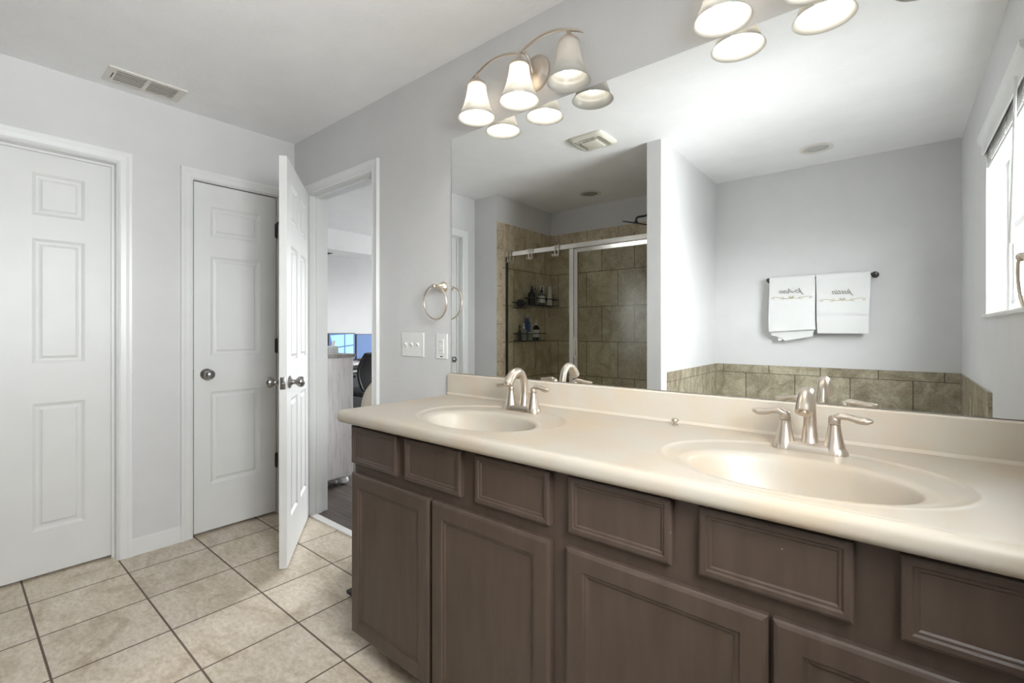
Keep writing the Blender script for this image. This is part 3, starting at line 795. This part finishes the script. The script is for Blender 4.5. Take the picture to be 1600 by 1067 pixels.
# ------------------------------------------------------------------ towel bar with two towels
TBX0, TBX1, TBZ, TBY = 2.322, 2.985, 1.572, -2.612
tb = thing('towel_bar', 'dark towel bar on the wall above the tub', 'towel bar', (TBX0, -2.68, TBZ))
mk('bar', lambda bm: tube(bm, [(0, .068, 0), (TBX1-TBX0, .068, 0)], .0075, 14), M['seal'], tb, smooth=True)
for x in (.004, TBX1-TBX0-.004):
    mk('bracket', lambda bm: lathe(bm, [(.022,0),(.022,.005),(.012,.010),(.009,.02),(.009,.050),(.015,.056),(.017,.066),(.014,.078),(.004,.083)], 24, Matrix.Translation((x,0,0)) @ Matrix.Rotation(-PI/2, 4, 'X')), M['seal'], tb, smooth=True)
def fold(bm, x0, x1, zf, zb, y0, amp=.003, taper=0, thick=.008, seed=0, skew=0):
    # cloth sheet draped over the bar: up the front, over, down the back
    rnd = random.Random(seed); ph = [rnd.uniform(0, 6) for _ in range(4)]
    prof = []
    R_ = .0125+thick
    nz = 22
    for k in range(nz+1): prof.append((R_, zf+(TBZ-zf)*k/nz))
    for k in range(1, 9): a = PI*k/9; prof.append((R_*math.cos(a), TBZ+R_*math.sin(a)))
    for k in range(nz+1): prof.append((-R_+.004, TBZ-(TBZ-zb)*k/nz))
    nx = 26; outer = []; inner = []
    for i in range(nx+1):
        u = i/nx; ro = []; ri = []
        for j, (py, pz) in enumerate(prof):
            hang = max(0, (TBZ-pz))/max(.01, TBZ-zf)
            x = x0+(x1-x0)*u + taper*hang*(u-.5)*2 + .004*math.sin(hang*5+ph[0])*hang
            off = amp*hang*(math.sin(u*7+ph[1])+.6*math.sin(u*15+ph[2]+hang*3)) + .010*hang*(1 if py > 0 else 0)
            edge = -.004*(1-min(1, min(u, 1-u)*12))
            z = pz + skew*(u-.5)*hang
            sg = 1 if py >= 0 else -1
            yy = TBY+py+off*(1 if py > 0 else .4)+sg*edge*(1 if abs(py) > .005 else 0)
            ro.append(bm.verts.new((x, max(yy, -2.674), z)))
            k2 = (R_-thick)/R_ if py else 1
            ri.append(bm.verts.new((x, max(TBY+py*k2+off*(1 if py > 0 else .4), -2.672), z if hang > 0 else TBZ+(pz-TBZ)*k2)))
        outer.append(ro); inner.append(ri)
    n = len(prof)
    for i in range(nx):
        for j in range(n-1):
            bm.faces.new((outer[i][j], outer[i+1][j], outer[i+1][j+1], outer[i][j+1])); bm.faces.new((inner[i][j+1], inner[i+1][j+1], inner[i+1][j], inner[i][j]))
        bm.faces.new((outer[i][0], inner[i][0], inner[i+1][0], outer[i+1][0])); bm.faces.new((outer[i][-1], outer[i+1][-1], inner[i+1][-1], inner[i][-1]))
    for i in (0, nx):
        for j in range(n-1): bm.faces.new((outer[i][j], outer[i][j+1], inner[i][j+1], inner[i][j]))
def text_mesh(txt, size, mat, parent, loc, rot, shear=.45, name='embroidered_name'):
    cu = bpy.data.curves.new(name, 'FONT'); cu.body = txt; cu.size = size; cu.shear = shear; cu.align_x = 'CENTER'; cu.extrude = .0006; cu.offset = .0004
    o = bpy.data.objects.new(name, cu); C.objects.link(o)
    dg = bpy.context.evaluated_depsgraph_get(); me = bpy.data.meshes.new_from_object(o.evaluated_get(dg)); bpy.data.objects.remove(o)
    me.materials.clear(); me.materials.append(mat); me.name = name
    n = bpy.data.objects.new(name, me); C.objects.link(n); n.parent = parent; n.location = loc; n.rotation_euler = rot; return n
def flourish(bm, cx, z, y, w):
    def yy(x): return y
    for s in (-1, 1):
        tube(bm, smooth_pts([(cx,y,z-.002),(cx+s*.03*w,y,z-.008),(cx+s*.06*w,y,z-.004),(cx+s*.09*w,y,z+.004),(cx+s*.115*w,y,z+.006),(cx+s*.130*w,y,z+.001),(cx+s*.127*w,y,z-.007),(cx+s*.115*w,y,z-.008),(cx+s*.118*w,y,z-.002)], 5), .0014, 6)
        tube(bm, smooth_pts([(cx,y,z-.002),(cx+s*.010,y,z+.009),(cx+s*.016,y,z+.004),(cx+s*.006,y,z-.006),(cx+s*.004,y,z-.012)], 4), .0014, 6)
        tube(bm, smooth_pts([(cx+s*.045*w,y,z-.006),(cx+s*.055*w,y,z+.004),(cx+s*.062*w,y,z+.008)], 4), .0012, 6)
        tube(bm, smooth_pts([(cx+s*.05*w,y,z-.006),(cx+s*.060*w,y,z-.014),(cx+s*.072*w,y,z-.012)], 4), .0012, 6)
YTF = -2.5855
def towel(label, x0, x1, zf, zb, name, zt, zfl, seed, taper, extra, skew=0):
    t = mk('bath_towel', lambda bm: fold(bm, x0, x1, zf, zb, 0, .003, taper, .012, seed, skew), M['towel'], smooth=True)
    tag(t, label, 'towel')
    cx = (x0+x1)/2
    text_mesh(name, .052, M['greythread'], t, (cx, YTF+.0075, zt), (PI/2, 0, PI))
    mk('embroidered_flourish', lambda bm: flourish(bm, cx, zfl, YTF+.0065, 1), M['gold'], t, smooth=True)
    if extra:
        # loose folded corners hanging out below the front sheet
        def c1(bm):
            pts = [(x0+.008, 1.176), (x1-.012, 1.19), (x1-.015, 1.137), (x0+.10, 1.100), (x0+.075, 1.130), (x0+.008, 1.142)]
            a = [bm.verts.new((px, -2.604+.003*math.sin(i*2), pz)) for i, (px, pz) in enumerate(pts)]; b_ = [bm.verts.new((px, -2.622, pz)) for px, pz in pts]
            bm.faces.new(a); bm.faces.new(b_[::-1])
            for k in range(6): bm.faces.new((a[k], b_[k], b_[(k+1) % 6], a[(k+1) % 6]))
            bmesh.ops.bevel(bm, geom=bm.edges[:], offset=.003, segments=2, affect='EDGES')
        mk('inner_fold', c1, M['towel'], t, smooth=True)
        mk('care_label', lambda bm: box(bm, x0+.055, x0+.080, -2.612, -2.6105, 1.104, 1.130), M['label'], t)
    else:
        mk('woven_band', lambda bm: [box(bm, x0+.012, x1-.012, YTF+.0075, YTF+.0095, z, z+.003) for z in (1.288, 1.300)], M['towel'], t)
towel('white towel with a loose folded corner hanging below, embroidered in gold, above the tub', 2.336, 2.634, 1.180, 1.165, 'Jo-Ann', 1.462, 1.430, 3, .004, True, .02)
towel('white embroidered towel hanging straight, beside the towel with loose folds', 2.640, 2.958, 1.160, 1.175, 'Justin', 1.440, 1.402, 8, -.010, False, 0)

# ------------------------------------------------------------------ shower
YG = -1.86
se = thing('shower_enclosure', 'framed glass shower door and fixed panel between the tiled walls', 'shower door', (.287, YG, .10))
L = 1.530
mk('header_rail', lambda bm: box(bm, 0, L, -.022, .022, 1.762, 1.802, .003), M['chrome'], se)
mk('side_channel', lambda bm: box(bm, 0, .016, -.010, .010, 0, 1.762, .002), M['seal'], se)
mk('bottom_track', lambda bm: box(bm, .016, L, -.022, .022, 0, .03, .003), M['chrome'], se)
mk('center_post', lambda bm: box(bm, .700, .742, -.016, .016, .03, 1.762, .003), M['chrome'], se)
mk('fixed_glass', lambda bm: box(bm, .016, .700, -.003, .003, .03, 1.762), M['sglass'], se)
def _dfr(bm):
    x0, x1, z0, z1 = .746, L-.004, .035, 1.757; w_ = .030
    for (a, b_, c, d) in (((x0,z0),(x0,z1),(x0+w_,z1-w_),(x0+w_,z0+w_)), ((x0,z1),(x1,z1),(x1-w_,z1-w_),(x0+w_,z1-w_)), ((x1,z1),(x1,z0),(x1-w_,z0+w_),(x1-w_,z1-w_)), ((x1,z0),(x0,z0),(x0+w_,z0+w_),(x1-w_,z0+w_))):
        f_ = [bm.verts.new((p[0], .014, p[1])) for p in (a, b_)]+[bm.verts.new((p[0], .010, p[1])) for p in (c, d)]
        g_ = [bm.verts.new((p[0], -.014, p[1])) for p in (a, b_)]+[bm.verts.new((p[0], -.010, p[1])) for p in (c, d)]
        bm.faces.new(f_); bm.faces.new(g_[::-1])
        for k in range(4): bm.faces.new((f_[k], g_[k], g_[(k+1) % 4], f_[(k+1) % 4]))
mk('door_frame', _dfr, M['chrome'], se)
mk('door_glass', lambda bm: box(bm, .776, L-.034, -.003, .003, .065, 1.727), M['sglass'], se)
mk('door_handle', lambda bm: (box(bm, .752, .764, .014, .030, .86, 1.02, .003), box(bm, .752, .764, -.030, -.014, .86, 1.02, .003)), M['chrome'], se)
boxes('trim_shower_curb', [(.277, 1.825, -1.91, -1.80, 0, .098)], M['st_brd_h'], 'tiled shower curb', bev=.003)
for i, (x, lb) in enumerate(((.345, 'leftmost'), (.590, 'middle'), (.870, 'rightmost'))):
    if i == 0:
        hk = thing('over_door_hook', 'metal double hook over the shower rail, leftmost of three in the mirror', 'hook', (x, YG, 1.902))
        for s in (-1, 1):
            mk('hook_rod', lambda bm: tube(bm, smooth_pts([(s*.017,-.030,-.075),(s*.017,-.036,-.02),(s*.017,-.030,.004),(s*.017,0,.007),(s*.017,.030,.004),(s*.017,.034,-.03),(s*.017,.030,-.075),(s*.017,.040,-.098),(s*.017,.060,-.092),(s*.017,.064,-.075)], 5), .0042, 8), M['chrome'], hk, smooth=True)
        for z in (-.010, -.078): mk('cross_bar', lambda bm: tube(bm, [(-.028, .034, z), (.028, .034, z)], .003, 8), M['chrome'], hk, smooth=True)
        h0 = hk
    else: dup(h0, (x, YG, 1.902), label='metal double hook over the shower rail, %s of three in the mirror' % lb)
# shower head on the partition side: thin flat head, tilted
sh = thing('rain_shower', 'thin flat black rain shower head reaching in beside the partition', 'shower head', (1.817, -2.10, 1.97))
_hc = Vector((1.462, -2.10, 2.052))-Vector((1.817, -2.10, 1.97))
_hz = Vector((.271, .108, .956)); _hx = Vector((-.962, 0, .273)); _hy = _hz.cross(_hx).normalized(); _hx = _hy.cross(_hz).normalized()
_HM = Matrix(((_hx.x, _hy.x, _hz.x, _hc.x), (_hx.y, _hy.y, _hz.y, _hc.y), (_hx.z, _hy.z, _hz.z, _hc.z), (0, 0, 0, 1)))
mk('head', lambda bm: lathe(bm, [(.002,-.004),(.108,-.004),(.111,-.001),(.111,.002),(.104,.004),(.020,.006),(.012,.016),(.002,.018)], 44, _HM), M['black'], sh, smooth=True)
mk('arm', lambda bm: (tube(bm, smooth_pts([(0,0,.06),(-.08,0,.095),(-.20,0,.128),(-.29,.0,.130),tuple(_hc+_hz*.045),tuple(_hc+_hz*.010)], 5), .0085, 12), lathe(bm, [(.026,0),(.024,.006),(.012,.010)], 20, Matrix.Translation((0,0,.06)) @ Matrix.Rotation(-PI/2, 4, 'Y'))), M['black'], sh, smooth=True)

# wire baskets on the shower end wall (project in +x from x=.285)
def basket(y0, y1, z0, hgt, d, label, vert=9):
    t = thing('wire_basket', label, 'shower basket', (.2855, (y0+y1)/2, z0)); hw = (y1-y0)/2; r = .0028
    for z in (0.003, hgt): mk('rim_wire', lambda bm: tube(bm, [(.003,-hw,z),(d-.01,-hw,z),(d,-hw+.01,z),(d,hw-.01,z),(d-.01,hw,z),(.003,hw,z)], r if z < .01 else r*1.7, 8, closed=True), M['black'], t, smooth=True)
    def wires(bm):
        for k in range(vert): 
            y = -hw+2*hw*k/(vert-1); tube(bm, [(d, y, hgt), (d, y, .003), (.003, y, .003)], .0016, 6)
        for x in (.02, .04, .06, .08):
            if x < d: tube(bm, [(x, -hw, .003), (x, hw, .003)], .0016, 6)
        for s in (-1, 1): tube(bm, [(.03, s*hw, .003), (.03, s*hw, hgt)], .0016, 6)
    mk('grid_wire', wires, M['black'], t, smooth=True)
    return t
basket(-2.095, -1.945, 1.392, .055, .07, 'small black wire soap basket, leftmost on the upper row in the shower')
basket(-2.575, -2.14, 1.428, .070, .11, 'upper right black wire basket full of bottles in the shower')
basket(-2.36, -1.965, 1.080, .072, .11, 'lower black wire basket of bottles in the shower')
def bottle(name, label, x, y, z, r, h, mat, pump=None, cap=None, lab=None, flat=1, group=None, slope=.78):
    t = thing(name, label, 'bottle', (x, y, z))
    mk('body', lambda bm: lathe(bm, [(r*.92,0),(r,.004),(r,h*slope),(r*.85,h*(slope+.07)),(r*.45,h*(slope+.14)),(r*.38,h*.95),(r*.36,h)], 24, sy=1, sx=flat), mat, t, smooth=True)
    if pump:
        def pm(bm):
            lathe(bm, [(r*.42,h-.006),(r*.42,h+.014),(r*.2,h+.016),(r*.16,h+.034),(.007,h+.036),(.008,h+.044),(.002,h+.046)], 16)
            tube(bm, [(0,0,h+.040),(.012,.010,h+.041),(.024,.020,h+.036)], .0045, 8)
        mk('pump', pm, pump, t, smooth=True)
    if cap: mk('cap', lambda bm: lathe(bm, [(r*.45,h-.004),(r*.45,h+.018),(r*.40,h+.021),(.001,h+.021)], 18), cap, t, smooth=True)
    if lab: mk('label_band', lambda bm: lathe(bm, [(r*1.01,h*.18),(r*1.02,h*.19),(r*1.02,h*.66),(r*1.01,h*.67)], 24, sy=1, sx=flat), lab, t, smooth=True)
    return t
ZU, ZL = 1.4335, 1.0855
bottle('pump_bottle', 'large black pump bottle at the left of the upper right shower basket', .345, -2.178, ZU, .036, .135, M['bottleblack'], pump=M['bottleblack'])
bottle('shampoo_bottle', 'smoky grey bottle between the black bottles in the upper basket', .325, -2.250, ZU, .026, .150, M['bottlegrey'], cap=M['bottlegrey'])
bottle('pump_bottle', 'black bottle with white label and pointed top in the upper basket', .358, -2.325, ZU, .032, .135, M['bottlegrey'], lab=M['label'], pump=M['bottleblack'])
def tube_thing(name, label, x, y, z, w_, h, mat, capm, lean=0):
    t = thing(name, label, 'tube', (x, y, z), (lean, 0, 0))
    def bd(bm):
        n = 20; R2 = []
        for s_, zz in ((1.0,.02),(1.0,.05),(1.02,h*.6),(1.06,h)):
            th = .45*(1-(zz/h))+.06
            R2.append([bm.verts.new((w_*th*math.cos(2*PI*k/n), w_*s_*math.sin(2*PI*k/n)*.5, zz)) for k in range(n)])
        for a_, b_ in zip(R2, R2[1:]):
            for k in range(n): bm.faces.new((a_[k], a_[(k+1) % n], b_[(k+1) % n], b_[k]))
        bm.faces.new(R2[0][::-1]); bm.faces.new(R2[-1])
    mk('body', bd, mat, t, smooth=True)
    mk('cap', lambda bm: lathe(bm, [(w_*.36,0),(w_*.38,.002),(w_*.38,.022),(w_*.3,.024)], 20), capm, t, smooth=True)
tube_thing('cosmetic_tube', 'white squeeze tube with dark print at the back of the upper basket', .312, -2.395, ZU, .070, .200, M['label'], M['plastic'])
tube_thing('cosmetic_tube', 'pale squeeze tube leaning in the upper basket', .350, -2.465, ZU, .055, .185, M['label'], M['plastic'], .10)
tube_thing('cosmetic_tube', 'tall white squeeze tube at the right end of the upper basket', .318, -2.530, ZU, .055, .205, M['label'], M['plastic'])
bottle('shampoo_bottle', 'slim black bottle at the left end of the lower basket', .340, -1.995, ZL, .018, .125, M['bottleblack'], cap=M['bottleblack'], slope=.6)
bottle('pump_bottle', 'grey green bottle with white pump in the lower basket', .340, -2.060, ZL, .026, .120, M['bottlegreen'], pump=M['label'], lab=M['bottlegreen'])
bottle('shampoo_bottle', 'tall blue bottle in the lower basket', .315, -2.145, ZL, .040, .195, M['bottleblue'], flat=.7, slope=.84, cap=M['bottleblue'])
jar = thing('jar', 'small pale jar with white lid in front of the blue bottle', 'jar', (.372, -2.118, ZL))
mk('body', lambda bm: lathe(bm, [(.022,0),(.024,.003),(.024,.062)], 24), M['bottlegreen'], jar, smooth=True)
mk('lid', lambda bm: lathe(bm, [(.0255,.062),(.0255,.076),(.022,.078)], 24), M['label'], jar, smooth=True)
bottle('pump_bottle', 'black bottle with white label and white pump in the lower basket', .345, -2.250, ZL, .031, .155, M['bottleblack'], pump=M['label'], lab=M['label'])
def puff():
    bm = B(); bmesh.ops.create_icosphere(bm, subdivisions=4, radius=.045)
    for v in bm.verts:
        n = v.co.normalized(); v.co = n*(.040+.008*math.sin(n.x*17+1)*math.sin(n.y*19)*math.sin(n.z*23+2)+.003*math.sin(n.x*40)); v.co.z *= .85
    t = obj('bath_puff', bm, M['black'], loc=(.328, -2.025, 1.392+.050), smooth=True); tag(t, 'black mesh bath puff in the small soap basket', 'bath puff')
puff()

# ------------------------------------------------------------------ bathtub
tubt = thing('bathtub', 'white oval bathtub sunk in a tiled deck below the towels', 'bathtub', (2.67, -2.12, 0))
def _basin(bm):
    n = 48
    def ring(a, b_, z, p=2.6):
        out = []
        for k in range(n):
            t_ = 2*PI*k/n; c, s = math.cos(t_), math.sin(t_); q = (abs(c)**p+abs(s)**p)**(-1/p); out.append(bm.verts.new((a*c*q, b_*s*q, z)))
        return out
    rs = [ring(.71,.50,.5,6), ring(.71,.50,.515,6), ring(.70,.49,.522,6), ring(.62,.39,.522), ring(.60,.37,.510), ring(.56,.34,.40), ring(.50,.29,.16), ring(.42,.22,.12), ring(.2,.1,.115)]
    for a_, b_ in zip(rs, rs[1:]):
        for k in range(n): bm.faces.new((a_[k], a_[(k+1) % n], b_[(k+1) % n], b_[k]))
    bm.faces.new(rs[-1])
mk('basin', _basin, M['tubwhite'], tubt, smooth=True)
boxes('trim_tub_deck', [(1.93, 3.41, -1.62, -1.56, 0, .498), (1.93, 1.96, -2.671, -1.62, .45, .498), (3.38, 3.41, -2.671, -1.62, .45, .498), (1.96, 3.38, -2.671, -2.62, .45, .498)], M['tt_low'], 'brown tiled deck and apron around the tub')

# ------------------------------------------------------------------ bathroom scale peeking out beside the cabinet
sc = thing('bathroom_scale', 'black bathroom scale on the floor beside the vanity, only its corner visible', 'scale', (1.215, -.352, 0))
mk('platform', lambda bm: box(bm, 0, .30, 0, .30, .018, .034, .004), M['black'], sc)
for x in (.03, .27):
    for y in (.03, .27): mk('foot', lambda bm: lathe(bm, [(.018,0),(.018,.018)], 20, Matrix.Translation((x, y, 0))), M['black'], sc)

# ------------------------------------------------------------------ office beyond the doorway
dr = thing('dresser', 'whitewashed wooden dresser with grey top just past the doorway', 'dresser', (-.166, .16, 0))
DW, DD = 1.3, .372
mk('body', lambda bm: box(bm, -DW, 0, 0, DD, .065, .975, .002, 1), M['ww'], dr)
mk('top', lambda bm: box(bm, -DW-.015, .015, -.005, DD+.022, .975, 1.0, .003), M['wwtop'], dr)
mk('corner_trim', lambda bm: box(bm, -.004, .003, DD-.006, DD+.004, .065, .975), M['white'], dr)
for x in (-.045, -DW+.045):
    for y in (.05, DD-.045): mk('bun_foot', lambda bm: lathe(bm, [(.020,0),(.030,.008),(.034,.022),(.030,.038),(.024,.046),(.034,.054),(.036,.065)], 24, Matrix.Translation((x, y, 0))), M['white'], dr, smooth=True)
for j in range(3):
    for i in range(2):
        d_ = mk('drawer_front', lambda bm: box(bm, -DW+.04+i*.62, -DW+.62+i*.62, DD, DD+.014, .11+j*.285, .37+j*.285, .003), M['ww'], dr)
        mk('knob', lambda bm: lathe(bm, [(.006,0),(.006,.012),(.014,.018),(.012,.026),(.002,.028)], 16, Matrix.Translation((-DW+.33+i*.62, DD+.014, .24+j*.285)) @ Matrix.Rotation(-PI/2, 4, 'X')), M['seal'], d_, smooth=True)
cd = thing('greeting_card', 'white and pale blue anchor print card leaning on the dresser', 'card', (-.37, .36, 1.0), (0, math.radians(-12), 0))
mk('card_sheet', lambda bm: box(bm, -.004, .004, -.075, .075, .002, .165), M['label'], cd)
mk('print', lambda bm: [box(bm, .004, .0055, -.06+.03*(k % 4), -.045+.03*(k % 4), .02+.03*(k//4), .034+.03*(k//4)) for k in range(16) if (k*7) % 5 < 3]
   + [tube(bm, [(.006,.02,.03),(.006,.035,.075),(.006,.05,.03)], .006, 6)], M['teal'], cd)
bk = thing('lattice_box', 'small white lattice box on the dresser top', 'box', (-.26, .40, 1.0))
def _lat(bm):
    for k in range(7):
        y = -.045+.015*k
        for x in (-.035, .035): box(bm, x-.002, x+.002, y-.002, y+.002, 0, .06)
    for k in range(5):
        for x in (-.035, .035): box(bm, x-.0022, x+.0022, -.047, .047, .002+.014*k, .006+.014*k)
    for y in (-.045, .045): box(bm, -.035, .035, y-.002, y+.002, 0, .06)
    box(bm, -.035, .035, -.045, .045, 0, .003)
mk('lattice', _lat, M['label'], bk)
mk('lid_handle', lambda bm: tube(bm, [(.0,.02,.055),(.0,.036,.10)], .012, 10), M['label'], bk, smooth=True)
# desk
dk = thing('desk', 'long grey office desk against the far wall', 'desk', (-2.43, 2.0, 0))
mk('desktop', lambda bm: box(bm, -.28, .30, -1.1, 1.1, .745, .775, .003), M['desk'], dk)
mk('dark_filler_panel', lambda bm: box(bm, .20, .215, -1.03, 1.03, .10, .655), M['black'], dk)  # added black panel standing in for the dark clutter under the desk
mk('shelf', lambda bm: box(bm, -.10, .26, -1.05, 1.05, .66, .675), M['desk'], dk)
for y in (-1.06, 1.06):
    for x in (-.24, .26): mk('leg', lambda bm: box(bm, x-.02, x+.02, y-.02, y+.02, 0, .745), M['black'], dk)
def monitor(y0, y1, z0, z1, label, panes):
    t = thing('computer_monitor', label, 'monitor', (-2.46, (y0+y1)/2, .775)); hw = (y1-y0)/2; a, b_ = z0-.775, z1-.775
    mk('bezel', lambda bm: box(bm, -.03, 0, -hw, hw, a, b_, .003), M['black'], t)
    mk('screen', lambda bm: box(bm, .0003, .0015, -hw+.010, hw-.010, a+.010, b_-.008), M['scrdark'], t)
    mk('stand', lambda bm: (box(bm, -.055, -.03, -.025, .025, .01, (a+b_)/2), box(bm, -.12, .06, -.10, .10, 0, .012, .003)), M['black'], t)
    if panes:
        def pn(bm):
            # four tilted panes of the wallpaper
            cy, cz = .035, .155
            L1 = [((-.165,.300),(cy-.010,.310),(cy-.010,cz+.008),(-.13,cz-.010)), ((cy+.008,.312),(.160,.315),(.160,cz+.022),(cy+.008,cz+.010)),
                  ((-.13,cz-.026),(cy-.010,cz-.008),(cy-.010,.02),(-.10,.02)), ((cy+.008,cz-.006),(.160,cz+.006),(.160,.02),(cy+.008,.02))]
            for q in L1:
                f_ = [bm.verts.new((.0026, p[0], p[1]+.045)) for p in q]; bm.faces.new(f_)
                g_ = [bm.verts.new((.0016, p[0], p[1]+.045)) for p in q]
                for k in range(4): bm.faces.new((f_[k], g_[k], g_[(k+1) % 4], f_[(k+1) % 4]))
        mk('wallpaper_panes', pn, M['scrlight'], t)
    return t
monitor(1.61, 1.993, .80, 1.147, 'left computer monitor showing four light blue panes', True)
monitor(2.003, 2.40, .80, 1.135, 'plain dark blue computer monitor, right of the paned one', False)
# chair
ch = thing('office_chair', 'black mesh back office chair at the far desk', 'office chair', (-1.78, 1.70, 0), (0, 0, math.radians(8)))
def _base(bm):
    for k in range(5):
        a = 2*PI*k/5+.3; tube(bm, [(.03*math.cos(a), .03*math.sin(a), .11), (.30*math.cos(a), .30*math.sin(a), .075)], [.028, .016], 10)
mk('star_base', _base, M['black'], ch, smooth=True)
for k in range(5):
    a = 2*PI*k/5+.3; mk('caster', lambda bm: lathe(bm, [(.001,-.02),(.030,-.02),(.030,.02),(.001,.02)], 20, Matrix.Translation((.31*math.cos(a), .31*math.sin(a), .030)) @ Matrix.Rotation(PI/2, 4, 'X')), M['black'], ch, smooth=True)
mk('gas_column', lambda bm: tube(bm, [(0,0,.10),(0,0,.43)], .026, 14), M['steel'], ch, smooth=True)
mk('seat', lambda bm: box(bm, -.24, .24, -.25, .25, .43, .49, .025, 3), M['mesh'], ch, smooth=True)
bkp = [(.20+.03*math.sin(t_*3), 0, 0) for t_ in (0,)]
def backpt(u, v):   # u -1..1 across (local y), v 0..1 up
    wv = .19+.07*math.sin(v*PI*.75)
    return (.21+.10*v-.05*math.sin(v*PI)-.035*u*u, u*wv, .50+.42*v)
mk('back_frame', lambda bm: tube(bm, [backpt(u, v) for u, v in [(-1+.1*k, 0) for k in range(21)]+[(1, .1*k) for k in range(1, 10)]+[(1-.1*k, 1) for k in range(21)]+[(-1, 1-.1*k) for k in range(1, 10)]], .015, 10, closed=True), M['black'], ch, smooth=True)
def _mesh(bm):
    g = [[bm.verts.new(backpt(-1+.1*i, .05*j)) for j in range(21)] for i in range(21)]
    for i in range(20):
        for j in range(20): bm.faces.new((g[i][j], g[i+1][j], g[i+1][j+1], g[i][j+1]))
    bmesh.ops.solidify(bm, geom=bm.faces[:], thickness=.004)
mk('backrest', _mesh, M['mesh'], ch, smooth=True)
mk('back_support', lambda bm: tube(bm, smooth_pts([(.05,0,.42),(.20,0,.44),(.25,0,.60)], 6), .022, 10), M['black'], ch, smooth=True)
for s in (-1, 1):
    mk('armrest', lambda bm: (tube(bm, smooth_pts([(.02,s*.24,.44),(.03,s*.29,.50),(.06,s*.29,.65)], 5), .014, 10), box(bm, -.10, .14, s*.29-.035, s*.29+.035, .65, .675, .010)), M['black'], ch, smooth=True)
pf = B(); bmesh.ops.create_uvsphere(pf, u_segments=48, v_segments=24, radius=1)
for v in pf.verts:
    a = math.atan2(v.co.y, v.co.x); v.co = Vector((v.co.x*.31, v.co.y*.31, max(-.93, v.co.z)*.37+.344)); v.co.x *= 1+.02*math.sin(a*14); v.co.y *= 1+.02*math.sin(a*14)
pfo = obj('floor_pouf', pf, M['pouf'], loc=(-1.15, 1.61, 0), smooth=True); tag(pfo, 'cream fabric pouf on the floor in front of the office chair', 'pouf')
# spring door stop seen under the dresser corner
ds = thing('spring_doorstop', 'small steel spring doorstop on the floor behind the jamb', 'door stop', (-.24, .385, 0))
mk('post', lambda bm: tube(bm, [(0,0,.012),(0,.045,.012)], .008, 12), M['steel'], ds, smooth=True)
mk('tip', lambda bm: tube(bm, [(0,.045,.012),(0,.062,.012)], .011, 12), M['plastic'], ds, smooth=True)

# groups of repeats
for pre, g in (('faucet', 'faucets on the double vanity'), ('vanity_light', 'vanity lights above the mirror'), ('towel_ring', 'towel rings'), ('over_door_hook', 'double hooks over the shower rail'),
               ('wire_basket', 'wire baskets in the shower'), ('bath_towel', 'embroidered towels on the bar'), ('recessed_light', 'round ceiling lights'), ('computer_monitor', 'monitors on the office desk'),
               ('pump_bottle', 'bottles in the shower baskets'), ('shampoo_bottle', 'bottles in the shower baskets'), ('cosmetic_tube', 'tubes in the upper shower basket')):
    for o in bpy.data.objects:
        if o.parent is None and o.name.split('.')[0] == pre: o['group'] = g
